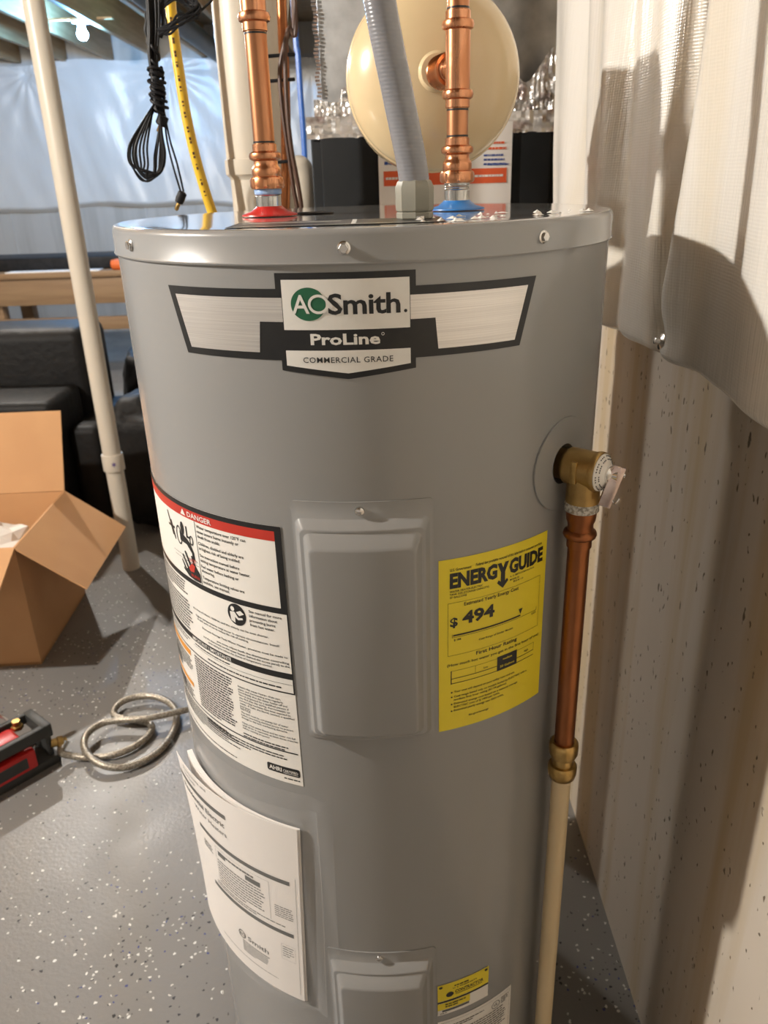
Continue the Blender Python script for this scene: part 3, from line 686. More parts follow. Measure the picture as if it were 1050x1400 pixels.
    ink('grey_pictogram', [curved(f2, -.3230, -.2900, .7555, .7720), curved(f2, -.318, -.286, .7285, .7385)], M_inkgrey, L)
warning()

# ---- lower labels
def lower():
    L = obj('contractor_label', curved(f1, .0600, .1312, .3130, .3680), M_label, wh, fix=False, label='small yellow and white sticker')
    ink('yellow_field', [curved(f2, .0600, .1312, .3385, .3680), curved(f2, .0600, .1040, .3225, .3345)], M_yellow, L)
    B = [curved(f2, .0600, .1312, .3352, .3380), text(f3, 'CONTRACTOR', .0830, .3475, h=.0052, w=.0400, off=.025), curved(f3, .0835, .1210, .3450, .3458), greek(f3, .082, .115, .3600, .0020, 1, .004, 31), text(f3, 'U. S. WARRANTY', .0800, .3560, h=.0024, w=.034), disc(f3, .0760, .3480, .0052, .0045, 10), disc(f3, .0640, .3638, .0026, .0022, 8), disc(f3, .1272, .3640, .0026, .0022, 8), greek(f3, .070, .098, .3300, .0020, 2, .004, 32), greek(f2, .063, .078, .3150, .0012, 1, .004, 33)]
    ink('label_print', B, M_ink, L)
    ink('grey_print', [curved(f2, .0660, .1030, .3180, .3215)], M_inkgrey, L)
    L2 = obj('rating_label', curved(f1, .0600, .1720, .2200, .3010), M_label, wh, fix=False, label='white rating plate sticker')
    B = [ringpatch(f2, .1450, .2850, .0068, .0068, .0009), text(f2, 'UL', .1450, .2828, h=.0050, w=.0065, align='C', off=.02), curved(f2, .0640, .1690, .2966, .2969), curved(f2, .1685, .1688, .2240, .2968), greek(f2, .0800, .1280, .2880, .0016, 2, .0038, 41), greek(f2, .0640, .1660, .2740, .0018, 10, .0045, 42), greek(f2, .1540, .1670, .2900, .0014, 4, .0032, 43)]
    ink('label_print', B, M_ink, L2)
lower()

# ---- things printed / stuck on the cap
def topfn(x, y, z=1.2502): return Vector((x, y, z))
def arcpatch(r0, r1, a0, a1, z, n=24):
    vs = []; fs = []
    for i in range(n+1):
        a = radians(a0+(a1-a0)*i/n); vs += [Vector((TX+r0*sin(a), TY-r0*cos(a), z)), Vector((TX+r1*sin(a), TY-r1*cos(a), z))]
        if i: k = 2*(i-1); fs.append([k, k+2, k+3, k+1])
    return MB().add(vs, fs)
top = obj('caution_sticker', polymap(lambda u, v: Vector((u, v, 1.2503)), [(-.125, .690), (.06, .690), (.06, .775), (-.125, .775)], .5), M_ink, wh, smooth=False, fix=False, label='dark sticker on the cap')
ink('sticker_print', [polymap(lambda u, v: Vector((u, v, 1.2506)), q, .5) for q in ([(-.118, .695), (.054, .695), (.054, .698), (-.118, .698)], [(-.02, .70), (-.016, .70), (-.016, .77), (-.02, .77)], [(-.118, .745), (-.03, .745), (-.03, .752), (-.118, .752)])], M_inkwhite, top)
kn = lathe([(.0001, 1.2503), (.019, 1.2503), (.021, 1.2512), (.022, 1.2503)], (TX-.055, TY+.03, 0), (0, 0, 1), 32, cap=False); obj('knockout_plug', kn, M_black, wh)
sh = MB(); rn = random.Random(5)
for k in range(30):
    a = rn.uniform(12, 62); r = rn.uniform(.17, .25); a_ = radians(a); x, y = TX+r*sin(a_), TY-r*cos(a_)
    w = rn.uniform(.002, .007); t = rn.uniform(0, 6.3); h = rn.uniform(.0008, .003); pts = []
    m_ = 5
    for q in range(m_): pts.append(Vector((x+w*cos(t+q*2*pi/m_)*rn.uniform(.5, 1.2), y+w*sin(t+q*2*pi/m_)*rn.uniform(.5, 1.2), 1.2504)))
    c_ = Vector((x, y, 1.2504+h)); sh.add(pts+[c_], [[q, (q+1) % m_, m_] for q in range(m_)])
obj('torn_label_residue', sh, M_label, wh, smooth=False, kind='stuff')

# ------------------------------------------------------------------ supply pipes
def press_profile(z0, z1, r=.0124, bead0=True, bead1=True):
    p = [(r-.001, z0), (r+.0002, z0+.0006)]
    def bead(z): return [(r+.0002, z-.0048), (r+.0030, z-.0034), (r+.0040, z), (r+.0030, z+.0034), (r+.0002, z+.0048)]
    if bead0: p += bead(z0+.0125)
    if bead1: p += bead(z1-.0125)
    p += [(r+.0002, z1-.0006), (r-.001, z1)]
    return p
def supply(name, x, y, lab, ring, hot):
    t = thing(name, (x, y, 1.25), lab, 'pipe')
    P = (x, y, 0)
    obj('flange_ring', lathe([(.030, 1.2506), (.0295, 1.2520), (.020, 1.2550), (.0150, 1.2590), (.0142, 1.2600), (.0001, 1.2600)], P, (0, 0, 1), 40), ring, t)
    obj('nipple', lathe([(.0133, 1.257), (.0135, 1.270), (.0131, 1.2705), (.0136, 1.2715), (.0131, 1.2725), (.0136, 1.2735), (.0131, 1.2745), (.0136, 1.276), (.0136, 1.279)], P, (0, 0, 1), 32), M_zinc, t)
    if hot: obj('thread_sealant', lathe([(.0137, 1.2715), (.0146, 1.2725), (.0146, 1.2765), (.0138, 1.2780)], P, (0, 0, 1), 32), M_bluetape, t)
    z = 1.2770
    ad = lathe([(.0130, z), (.0172, z+.0006), (.0180, z+.003), (.0180, z+.009), (.0172, z+.0115), (.0150, z+.0125), (.0155, z+.015), (.0155, z+.019), (.0148, z+.021), (.0135, z+.0225), (.0128, z+.0245), (.0128, z+.0275), (.0165, z+.0295), (.0172, z+.0322), (.0165, z+.035), (.0128, z+.037), (.0128, z+.0435), (.0112, z+.044)], P, (0, 0, 1), 40)
    ad.join(prism(8, .0186, (x, y, z+.0015), (0, 0, 1), .0090, ch=.001))
    obj('threaded_adapter', ad, M_copper, t, angle=40)
    if hot:
        obj('copper_tube', lathe([(.0112, 1.30), (.0112, 2.30)], P, (0, 0, 1), 32), M_coppertube, t)
        z0 = aty(342, 44, y).z; obj('press_coupling', lathe(press_profile(z0, z0+.056), P, (0, 0, 1), 40), M_copper, t)
        mk = [z0-.0015, 1.3225]
    else:
        obj('copper_tube', lathe([(.0112, 1.30), (.0112, 2.30)], P, (0, 0, 1), 32), M_coppertube, t)
        zt0 = aty(625, 148, y).z; zt1 = aty(625, 14, y).z
        te = lathe(press_profile(zt0, zt1), P, (0, 0, 1), 40); zc = aty(597, 92, y).z
        d = Vector((-.28, 1, 0)).normalized()
        te.join(lathe([(.0118, 0), (.0118, .018), (.0128, .019), (.0128, .026)], (x, y, zc), d, 32)); obj('press_tee', te, M_copper, t)
        mk = [zt0-.0015, zt1+.0015, 1.3225]
        obj('branch_adapter', lathe([(.0125, .022), (.0158, .0225)]+[(.0158+.0012*(k % 2), .024+.0019*k) for k in range(15)]+[(.0155, .054)], (x, y, zc), d, 32), M_copper, t)
    for q in mk: obj('marker_line', lathe([(.01135, q-.0009), (.01135, q+.0009)], P, (0, 0, 1), 32, cap=False), M_ink, t)
    return t
HX, CX, PY = -.1135, .0895, .914
supply('hot_water_pipe', HX, PY, 'copper supply pipe rising from the red ring on the heater', M_red, True)
supply('cold_water_pipe', CX, PY, 'copper supply pipe rising from the blue ring with a tee', M_blue, False)

# expansion tank
d = Vector((.0, 1, 0)).normalized(); zc = aty(597, 92, PY).z
p0 = Vector((.0725, .9665, zc+.002))
et = thing('expansion_tank', (p0 + d*.2 - Vector((0, 0, .104))), 'round cream expansion tank hanging behind the copper tee', 'tank')
prof = [(.016, -.002), (.019, .001)]
for k in range(1, 13):
    t = k/12*pi/2; prof.append((.0985*sin(t)*.998+.0002, .004+.058*(1-cos(t))))
prof += [(.0985, .064), (.0985, .066), (.0998, .067), (.1006, .069), (.1006, .073), (.0998, .075), (.0990, .0755), (.0990, .245)]
for k in range(1, 13):
    t = k/12*pi/2; prof.append((max(.0990*cos(t), .0001), .245+.058*sin(t)))
obj('shell', lathe(prof, p0, d, 72, cap=False), M_exp, et, angle=30)
obj('connector_collar', lathe([(.0001, -.002), (.0172, -.002), (.0190, .000), (.0205, .004)], p0, d, 32), M_exp, et)
obj('air_valve', lathe([(.006, .300), (.006, .318), (.0001, .320)], p0, d, 16), M_black, et)

# flexible conduit
fb = Vector((.036, .752, 1.2502))
fc = thing('flexible_conduit', fb, 'grey flexible conduit plugged into the front of the heater cap', 'conduit')
mbx = prism(8, .0165, fb, (0.0, 0, 1), .006, ch=.001)
mbx.join(lathe([(.0150, .006), (.0165, .007), (.0170, .009), (.0170, .020), (.0172, .026), (.0150, .031), (.0136, .032)], fb, (0, 0, 1), 8))
obj('hex_connector', mbx, M_conn, fc, angle=25)
mbx = lathe([(.0001, 0), (.0035, 0), (.0035, .003), (.0001, .0035)], fb+Vector((.004, -.019, .0)), (0, 0, 1), 10); obj('lock_screw', mbx, M_steel, fc)
path = catmull([fb+Vector((0, 0, .024)), fb+Vector((-.002, 0, .045)), fb+Vector((-.013, .0, .10)), aty(519, 0, .755), aty(498, -160, .77), aty(480, -420, .80)+Vector((0, 0, .1)), Vector((-.05, .86, 2.1)), Vector((-.05, .9, 2.30))], 14)
obj('sleeve', tube(path, .0134, 24), M_conduit, fc)

# ------------------------------------------------------------------ relief valve and discharge pipe
A = radians(47.5); rn_ = Vector((sin(A), -cos(A), 0)); tg = Vector((cos(A), sin(A), 0)); ZV = 1.0175
def vp(d_): return Vector((TX, TY, ZV)) + rn_*(R+d_)
esc = MB(); n = 56; vs = []; fs = []
for i, rr in enumerate((.0205, .0475, .0478, .0478)):
    h = (.0015, .0022, .0016, .0004)[i]
    for k in range(n):
        t = 2*pi*k/n; az = A + rr*cos(t)/R; vs.append(Vector((TX+(R+h)*sin(az), TY-(R+h)*cos(az), ZV+rr*sin(t))))
for i in range(3):
    for k in range(n): k2 = (k+1) % n; fs.append([i*n+k, i*n+k2, (i+1)*n+k2, (i+1)*n+k])
obj('escutcheon', MB().add(vs, fs), M_tank, wh)
obj('valve_recess', lathe([(.0206, .0015), (.0206, -.045), (.0001, -.045)], vp(0), rn_, 40, cap=False), M_tank, wh)
tv = thing('relief_valve', vp(.02)-Vector((0, 0, .04)), 'brass relief valve with test lever on the side of the tank', 'valve')
bd = lathe([(.0155, -.012), (.0155, .004), (.0165, .0055), (.0182, .0075), (.0186, .011), (.0186, .036), (.0196, .0365), (.0200, .0385), (.0200, .041), (.0190, .0425), (.0001, .043)], vp(0), rn_, 40)
bd.join(lathe([(.0165, -.036), (.0168, -.030), (.0162, -.016), (.0162, 0.0)], vp(.0245), (0, 0, 1), 36))
bo = obj('valve_body', bd, M_brasscast, tv, angle=40)
# raised flow arrow cast on the body
q = vp(.022)-tg*.0170
arrow = box(q+Vector((0, 0, 0)), (.0030, .0068, .021), Matrix.Rotation(A-pi/2+pi/2, 3, 'Z') if 0 else Matrix((rn_*1, tg*1, Vector((0, 0, 1)))).transposed(), .0006)
arrow = box(q, (.0065, .0040, .022), Matrix((rn_, tg, Vector((0, 0, 1)))).transposed(), .0006)
obj('cast_arrow', arrow, M_brass, bo)
lt = thing('_t', (0, 0, 0), None, None) if 0 else None
obj('rating_disc', lathe([(.0185, .0426), (.0185, .0436), (.0090, .0500), (.0085, .0515)], vp(0), rn_, 40), M_label, tv)
dots = MB()
for k in range(40):
    t = 2*pi*k/40
    for rr, h in ((.0168, .0450), (.0138, .0469)):
        if (k*7) % 9 < 7:
            c_ = vp(h)+(tg*cos(t)+Vector((0, 0, 1))*sin(t))*rr
            dots.join(box(c_, (.0006, .0012, .0012), Matrix((rn_, tg, Vector((0, 0, 1)))).transposed()))
obj('disc_print', dots, M_inkgrey, tv, smooth=False)
obj('stem', lathe([(.0085, .050), (.0065, .0535), (.0045, .055), (.0045, .060), (.0001, .0605)], vp(0), rn_, 24), M_steel, tv)
# lever: folded strip hanging from the stem
lo = vp(.0600)+Vector((0, 0, .006))
lax = Vector((-.30, -.02, -.95)).normalized(); ln = (Vector((-.25, -1, 0)) - lax*Vector((-.25, -1, 0)).dot(lax)).normalized(); ws = ln.cross(lax).normalized()
Mr = Matrix((ws, ln, lax)).transposed()
lev = box(lo+lax*.0175+ws*0, (.0110, .0016, .042), Mr, .0006)
lev.join(box(lo+lax*.0175+ws*.0052+ln*(-.003), (.0014, .0070, .042), Mr, .0004)).join(box(lo+lax*.0175-ws*.0052+ln*(-.003), (.0014, .0070, .040), Mr, .0004))
lv = obj('test_lever', lev, M_lever, tv, angle=30)
obj('lever_pivot', lathe([(.0022, -.0075), (.0022, .0075)], lo+lax*.004-ln*.003, ws, 14), M_steel, lv)
obj('lever_tail', tube(catmull([lo+lax*.030+ws*.005, lo+lax*.032+ws*.007+rn_*.002, lo+lax*.026+ws*.008+rn_*.003], 5), .0010, 6), M_steel, lv)
px, py = vp(.0245).x, vp(.0245).y
dp = thing('discharge_pipe', (px, py, .03), 'discharge pipe below the relief valve, copper above and cream plastic below', 'pipe')
P = (px, py, 0); zt = ZV-.034
obj('thread_sealant', lathe([(.0150, zt-.0105), (.0172, zt-.009), (.0166, zt-.005), (.0176, zt-.002), (.0160, zt+.001)], P, (0, 0, 1), 40), M_dope, dp)
pf = lathe([(.0112, zt-.0500), (.0126, zt-.0495), (.0126, zt-.0405), (.0160, zt-.0385), (.0170, zt-.0355), (.0160, zt-.0325), (.0128, zt-.0305), (.0128, zt-.024), (.0145, zt-.020), (.0150, zt-.016), (.0155, zt-.010), (.0130, zt-.009)], P, (0, 0, 1), 40)
obj('press_adapter', pf, M_copperold, dp, angle=45)
zb1 = aty(770, 1024, py).z; zb0 = aty(768, 1076, py).z
obj('copper_tube', lathe([(.0112, zb1-.02), (.0112, zt-.03)], P, (0, 0, 1), 32), M_copperold, dp)
h = zb1+.010-zb0
pr_ = [(.0112, zb1+.012), (.0140, zb1+.012), (.0162, zb1+.0095), (.0166, zb1+.005), (.0164, zb1-.004), (.0145, zb1-.0085), (.0125, zb1-.0095), (.0125, zb1-.019), (.0150, zb1-.020), (.0166, zb1-.023), (.0166, zb1-.031), (.0150, zb1-.038), (.0120, zb1-.0405)]
obj('brass_coupling', lathe(pr_[::-1], P, (0, 0, 1), 40), M_brass, dp, angle=40)
obj('plastic_tube', lathe([(.0111, .03), (.0111, zb1-.03)], P, (0, 0, 1), 32), M_cpvc, dp)

# ------------------------------------------------------------------ document pouch and manual
PW, PZ0, PZ1 = .216, .335, .6225
def book(ex=0.0, bulge=1.0):
    def fn(s, z):                      # s: distance from the left edge of the page
        t = PW-s; v = (z-PZ0)/(PZ1-PZ0)
        r = .2655+.013*bulge*(max(t, 0)/PW)**1.4*(.55+.75*max(v, 0)**2)+ex
        a = radians(-21.0+(-2.6)*(1-v)) - t/.268
        return Vector((TX+r*sin(a), TY-r*cos(a), z))
    return fn
bk = thing('manual', book()(PW/2, PZ0), 'white printed instruction manual held in the clear pouch on the tank', 'booklet')
def sheet(fn, s0, s1, z0, z1, ns=24, nz=12, th=0):
    vs = []; fs = []
    for i in range(ns+1):
        for k in range(nz+1): vs.append(fn(s0+(s1-s0)*i/ns, z0+(z1-z0)*k/nz))
    for i in range(ns):
        for k in range(nz): a = i*(nz+1)+k; fs.append([a, a+nz+1, a+nz+2, a+1])
    return MB().add(vs, fs)
fc_ = book(0, 1.0)
def cover(s, z):
    p = fc_(s, z); v = (z-PZ0)/(PZ1-PZ0); t = 1-s/PW
    cz = z - .060*max(t-.8, 0)*max(.12-v, 0)/.12*0 
    return p
def solid(fn_o, fn_i, s0, s1, z0, z1, ns=24, nz=10):
    o = sheet(fn_o, s0, s1, z0, z1, ns, nz); i_ = sheet(fn_i, s0, s1, z0, z1, ns, nz); n0 = len(o.v); mb = MB().add(o.v+i_.v, o.f+[[q+n0 for q in f][::-1] for f in i_.f])
    idx = lambda i, k: i*(nz+1)+k
    for i in range(ns):
        for k in (0, nz): mb.f.append([idx(i, k), idx(i+1, k), n0+idx(i+1, k), n0+idx(i, k)])
    for k in range(nz):
        for i in (0, ns): mb.f.append([idx(i, k), idx(i, k+1), n0+idx(i, k+1), n0+idx(i, k)])
    return mb
obj('pages', solid(book(-.0006, .35), book(-.0028, .1), .004, PW+.002, PZ0-.001, PZ1-.001), M_paper, bk)
cv = obj('cover', solid(book(.0010, 1.0), book(.0004, 1.0), 0, PW, PZ0, PZ1), M_paper, bk)
b1 = book(.0013, 1.0); b2 = book(.0016, 1.0)
def bpatch(s0, s1, z0, z1, f=b1): return curved(f, s0, s1, z0, z1)
T = [bpatch(.003, .112, .5895, .5965), bpatch(.044, .203, .5310, .5375), bpatch(.064, .205, .4440, .4505)]
T += [text(b1, 'Instructions and', .022, .6125, h=.0046, w=.056), text(b1, 'Use Guide', .022, .6035, h=.0046, w=.030), text(b1, 'Residential Electric', .010, .5735, h=.0082, w=.098, off=.016), text(b1, 'Water Heaters', .038, .5590, h=.0070, w=.072)]
ink('cover_print', T, M_inkgrey, cv)
T = [greek(b1, .100, .150, .5170-.0, .0030, 1, .005, 61, 1), bpatch(.085, .100, .5120, .5200), bpatch(.136, .160, .5070, .5150), greek(b1, .082, .170, .5020, .0018, 9, .0048, 62), greek(b1, .050, .072, .5130, .0014, 4, .0032, 63, 1), greek(b1, .180, .206, .4900, .0012, 6, .0034, 64, 1), bpatch(.080, .0803, .4620, .5250), bpatch(.1730, .1733, .4620, .5250), bpatch(.080, .1733, .5247, .5250), greek(b1, .074, .200, .4580, .0016, 2, .0036, 65)]
T += [ringpatch(b1, .118, .3960, .0070, .0070, .0016, 28), text(b1, 'AO', .118, .3930, h=.0060, w=.0105, align='C', off=.01), text(b1, 'Smith', .129, .3925, h=.0078, w=.036, off=.01), greek(b1, .118, .166, .3850, .0016, 6, .0036, 66, .5), bpatch(.186, .206, .4270, .4272), bpatch(.186, .1862, .4000, .4272), bpatch(.2058, .206, .4000, .4272), bpatch(.186, .206, .4000, .4002), greek(b1, .188, .204, .4220, .0012, 5, .0040, 67), greek(b1, .070, .190, .3560, .0010, 1, .003, 68, .9), bpatch(.2105, .2109, .345, .545)]
ink('fine_print', T, M_inkgrey, cv)
pouch = thing('document_pouch', book(0)(PW/2, PZ0-.01), 'clear plastic document pouch taped to the grey tank', 'pouch')
def pf_(ex, bulge):
    g_ = book(ex, bulge)
    def fn(s, z):
        p = g_(s, z)
        if s > PW:
            a = radians(-21.3+1.0) + (s-PW)/.272; r = .2650+ex*.4+.0030*sin((s-PW)*160+z*14)
            p = Vector((TX+r*sin(a-.02*(1-(z-PZ0)/.29)), TY-r*cos(a-.02*(1-(z-PZ0)/.29)), z))
        return p
    return fn
obj('front_film', sheet(pf_(.0035, 1.03), -.006, PW+.022, PZ0-.012, PZ1+.030, 50, 20), M_clear, pouch)
obj('back_film', sheet(pf_(-.0040, .12), -.006, PW+.040, PZ0-.016, PZ1+.048, 50, 20), M_clear, pouch)
seam = [pf_(.0040, 1.03)(PW+.022, PZ0-.012+k*.3315/20) for k in range(21)]
obj('welded_edge', tube(seam, .0006, 6), M_clear, pouch)

# ------------------------------------------------------------------ furnace behind the tank
FX0, FX1, FY, FZ = -.124, .372, 1.75, 1.362
fu = thing('furnace', ((FX0+FX1)/2, FY+.35, 0), 'black furnace cabinet with sheet metal duct behind the water heater', 'furnace')
obj('cabinet', slab((FX0, FY, 0), (FX1, FY+.7, FZ), .004), M_blackcab, fu)
obj('door_panel', slab((FX0+.02, FY-.010, .08), (FX1-.012, FY, FZ-.002), .003), M_blackcab, fu)
pl = slab((FX0+.025, FY+.03, FZ), (FX1, FY+.68, 2.26), .003)
plo = obj('duct', pl, M_duct, fu)
# serrated corner seam
sm = MB()
for k in range(120): sm.join(box((FX0+.021+.002*sin(k), FY+.026, FZ+.075+k*.0068), (.009, .006, .0040), None))
obj('corner_seam', sm, M_steel, plo)
def foil(y, x0, x1, zf0, zf1, seed, amp=.008, nx=60, nz=16):
    vs = []; fs = []
    for i in range(nx+1):
        x = x0+(x1-x0)*i/nx
        for k in range(nz+1):
            t = k/nz; z0 = zf0(x); z1 = zf1(x); z = z0+(z1-z0)*t
            dy = amp*noise.noise(Vector((x*40, z*60, seed)))+amp*.7*noise.noise(Vector((x*110, z*20, seed+3)))
            vs.append(Vector((x, y-.004-abs(dy), z)))
    for i in range(nx):
        for k in range(nz): a = i*(nz+1)+k; fs.append([a, a+nz+1, a+nz+2, a+1])
    return MB().add(vs, fs)
obj('foil_tape', foil(FY-.002, FX0-.006, FX1, lambda x: FZ-.004, lambda x: FZ+.036, 1), M_foil, fu, angle=12)
obj('foil_tape', foil(FY+.02, FX0+.01, .10, lambda x: FZ+.034, lambda x: FZ+.062+.03*noise.noise(Vector((x*14, 0, 2)))+.02*(x > -.06), 2, .012), M_foil, fu, angle=12)
obj('foil_tape', foil(FY+.012, .26, FX1, lambda x: FZ+.030, lambda x: FZ+.115+.05*noise.noise(Vector((x*18, 0, 6))), 4, .014), M_foil, fu, angle=12)
# notice sheet in front of the cabinet
NY = FY-.035
def nf(dy=0):
    def f(u, z): return Vector((u, NY+.030*((u-.15)/.14)**2*.6-dy, z))
    return f
nx0 = aty(519, 278, NY).x; nx1 = aty(703, 165, NY).x; nz1 = aty(700, 165, NY).z; nz0 = nz1-.30
no = thing('notice_sheet', nf()(.15, nz0), 'white printed notice with an orange stripe leaning on the black furnace', 'paper')
sh_ = obj('card', sheet(nf(), nx0, nx1, nz0, nz1, 24, 2), M_paper, no)
zst = aty(640, 233, NY).z; zs2 = aty(640, 249, NY).z
ink('orange_stripe', [curved(nf(.001), nx0+.010, nx1-.010, zs2-.003, zst+.003, 30)], M_inkorr, no)
ink('stripe_lettering', [greek(nf(.002), nx0+.014, nx0+.10, (zst+zs2)/2-.002, .0045, 1, .004, 81, 1), greek(nf(.002), nx1-.11, nx1-.016, (zst+zs2)/2-.002, .004, 1, .004, 82, 1)], M_inkwhite, no)
ink('orange_lettering', [greek(nf(.001), nx1-.062, nx1-.012, nz1-.040, .0042, 2, .010, 83, 1)], M_inkorr, no)
ink('blue_lettering', [greek(nf(.001), nx1-.058, nx1-.012, nz1-.062, .0034, 3, .008, 84, 1), greek(nf(.001), nx1-.05, nx1-.006, zst+.008, .0030, 1, .008, 85, 1), greek(nf(.001), nx0+.012, nx0+.04, zst+.015, .006, 1, .008, 86, 1), curved(nf(.001), .10, .118, zst+.005, zst+.012)], M_inkblue, no)

# ------------------------------------------------------------------ pipes and wires behind
vx, vy = -.2085, 1.57
vt = thing('vent_pipe', (vx, vy, 0), 'wide white plastic pipe behind the hot water pipe', 'pipe')
zc0 = aty(330, 239, vy).z; zc1 = aty(330, 218, vy).z
obj('upper_pipe', lathe([(.0565, zc1-.005), (.0565, 2.30)], (vx, vy, 0), (0, 0, 1), 48), M_pvc, vt)
obj('coupling', lathe([(.052, zc0-.010), (.0545, zc0-.004), (.0595, zc0), (.0600, zc0+.002), (.0600, zc1-.001), (.0590, zc1), (.056, zc1+.0005)], (vx, vy, 0), (0, 0, 1), 48), M_pvc, vt)
obj('lower_pipe', lathe([(.0525, 0), (.0525, zc0)], (vx, vy, 0), (0, 0, 1), 48), M_pvc, vt)
obj('branch', tube([(vx+.010, vy, 1.42), (vx+.040, vy+.01, 1.60), (vx+.11, vy+.02, 1.90), (vx+.18, vy+.02, 2.24)], .040, 32), M_pvc, vt)
def wire(name, pts, r, m, lab, cat, seg=8, n=8): return obj(name, tube(catmull(pts, n), r, seg), m, label=lab, cat=cat)
YW = 1.485
ln_ = thing('copper_line', aty(392, 300, YW)-Vector((0, 0, .25)), 'thin bare copper line running beside the wide white pipe', 'pipe')
pts = [aty(388, 420, YW), aty(390, 290, YW), aty(391, 200, YW), aty(389, 100, YW), aty(386, 30, YW), aty(380, -150, YW), aty(376, -500, YW)]
obj('tube', tube(catmull(pts, 6), .0085, 12), M_copperold, ln_)
for yy in (77, 111, 222):
    q = aty(384, yy, YW-.01); obj('cable_tie', tube([q+Vector((-.035, .0, 0)), q+Vector((-.01, -.008, 0)), q+Vector((.012, -.010, 0.001)), q+Vector((.022, 0, .002))], .0030, 6), M_black, ln_)
for k, (off, lab) in enumerate(((0, 'dark brown control wire hanging straight beside the copper line'), (7, 'dark brown control wire bowing out to the right of the copper line'))):
    yw = YW-.020-.012*k
    pts = [aty(400+off*.3, 0, yw)+Vector((0, 0, .5)), aty(401+off*.3, 0, yw), aty(394+off*.2, 40, yw), aty(383+off, 90-off*3, yw), aty(385+off, 140, yw), aty(393+off*.7, 200, yw), aty(401+off*1.0, 255, yw), aty(408+off*.8, 300, yw), aty(410+off, 400, yw)]
    wire('control_wire', pts, .0038, M_brownwire, lab, 'wire')
wire('blue_water_pipe', [aty(403, 30, 2.6)+Vector((0, 0, .72)), aty(403, 30, 2.6), aty(407, 70, 2.6), aty(411, 130, 2.6), aty(416, 200, 2.6), aty(418, 260, 2.6), aty(420, 330, 2.6), aty(428, 560, 2.6)], .0085, M_pex, 'blue plastic water pipe against the far plastic sheeting', 'pipe', 10)
wire('drain_elbow', [aty(390, 330, 2.0), aty(392, 262, 2.0), aty(398, 240, 2.0), aty(408, 229, 2.0), aty(414, 236, 2.0), aty(416, 262, 2.0), aty(416, 330, 2.0)], .026, M_pvc, 'cream plastic drain elbow beside the black furnace', 'pipe', 20)

# yellow gas line
gl = thing('gas_line', aty(300, 330, 1.5)-Vector((0, 0, .2)), 'yellow flexible gas line curving down behind the tank', 'pipe')
gp = [aty(225, -260, 1.5)+Vector((0, 0, .4)), aty(228, -80, 1.5), aty(233, 0, 1.5), aty(238, 50, 1.5), aty(246, 105, 1.5), aty(256, 165, 1.5), aty(270, 225, 1.5), aty(289, 287, 1.5), aty(310, 340, 1.5), aty(340, 430, 1.52)]
gpath = catmull(gp, 12)
obj('jacket', tube(gpath, .0088, 16), M_csst, gl)
gm = MB()
for i in range(30, len(gpath)-26, 1):
    p = gpath[i]; t = (gpath[i+1]-gpath[i]).normalized(); s = Vector((0, -1, 0)); w = t.cross(s).normalized()
    if (i*5) % 7 < 4: gm.join(box(p+s*.0088, (.0034, .0006, .0018+.0009*((i*3) % 4)), Matrix((w, s, t)).transposed()))
obj('printed_marks', gm, M_brownwire, gl, smooth=False)

# black cord bundle
cb = thing('cord_bundle', aty(215, 250, 1.4), 'tangled bundle of thin black cord with a plug hanging from the joists', 'cord')
YB = 1.4
def cpx(x, y, dy=0): return aty(x, y, YB+dy)
rn = random.Random(3)
lo_ = MB()
for k in range(11):                       # hanging loops
    wl = rn.uniform(4, 42); wr = rn.uniform(2, 26); bt = rn.uniform(232, 249); dy = rn.uniform(-.03, .03)
    cx = 207
    pts = [cpx(214+rn.uniform(-3, 3), 140, dy*.2), cpx(208-wl*.35, 168, dy*.6), cpx(cx-wl*.75-1, 200, dy), cpx(cx-wl*.72, 225, dy), cpx(198+rn.uniform(-4, 4), bt, dy), cpx(cx+wr*.5, 236, dy), cpx(cx+wr*.75, 212, dy), cpx(216+wr*.2, 178, dy*.6), cpx(219+rn.uniform(-3, 3), 145, dy*.2)]
    lo_.join(tube(catmull(pts, 7), .0017, 6))
obj('loops', lo_, M_black, cb)
st = MB()
for k in range(16):
    ox = rn.uniform(-6, 6); dy = rn.uniform(-.008, .008)
    pts = [cpx(206+ox*1.3, -40, dy), cpx(209+ox*1.4, 5, dy), cpx(210+ox*1.2, 40, dy), cpx(209+ox, 75, dy), cpx(212+ox*.7, 110, dy), cpx(217+ox*.8, 150, dy)]
    st.join(tube(catmull(pts, 6), .0020, 6))
obj('strands', st, M_black, cb)
wp = MB()
for w_ in range(3):
    pts = []
    for i in range(120):
        t = i/119; yy = (92, 60, 98)[w_]+t*(58, 44, 54)[w_]; ang = t*2*pi*(8.5, 2.2, 6.3)[w_]+w_*2; x = 211+(yy-70)*.085
        amp = (7.5, 6.5, 9)[w_]+2.5*sin(t*13+w_*2)+1.5*sin(t*31)
        p = cpx(x+amp*cos(ang), yy+4*sin(ang+w_)); p.y += .009*sin(ang); pts.append(p)
    wp.join(tube(pts, .0026, 6))
obj('wrapping', wp, M_black, cb)
tp = MB()
for k in range(7):
    a0 = rn.uniform(-14, 4); 
    pts = [cpx(214+a0*.4, 45+rn.uniform(-8, 8)), cpx(228+rn.uniform(-4, 4), 40+rn.uniform(-8, 8), -.01), cpx(250+rn.uniform(-6, 8), 32+rn.uniform(-14, 6), -.015), cpx(270+rn.uniform(-10, 6), 18+rn.uniform(-10, 8), -.01), cpx(262+rn.uniform(-14, 6), 2+rn.uniform(-4, 6)), cpx(236+rn.uniform(-8, 8), -6+rn.uniform(-4, 8)), cpx(216+a0*.4, 18+rn.uniform(-6, 14))]
    tp.join(tube(catmull(pts, 7), .0018, 6))
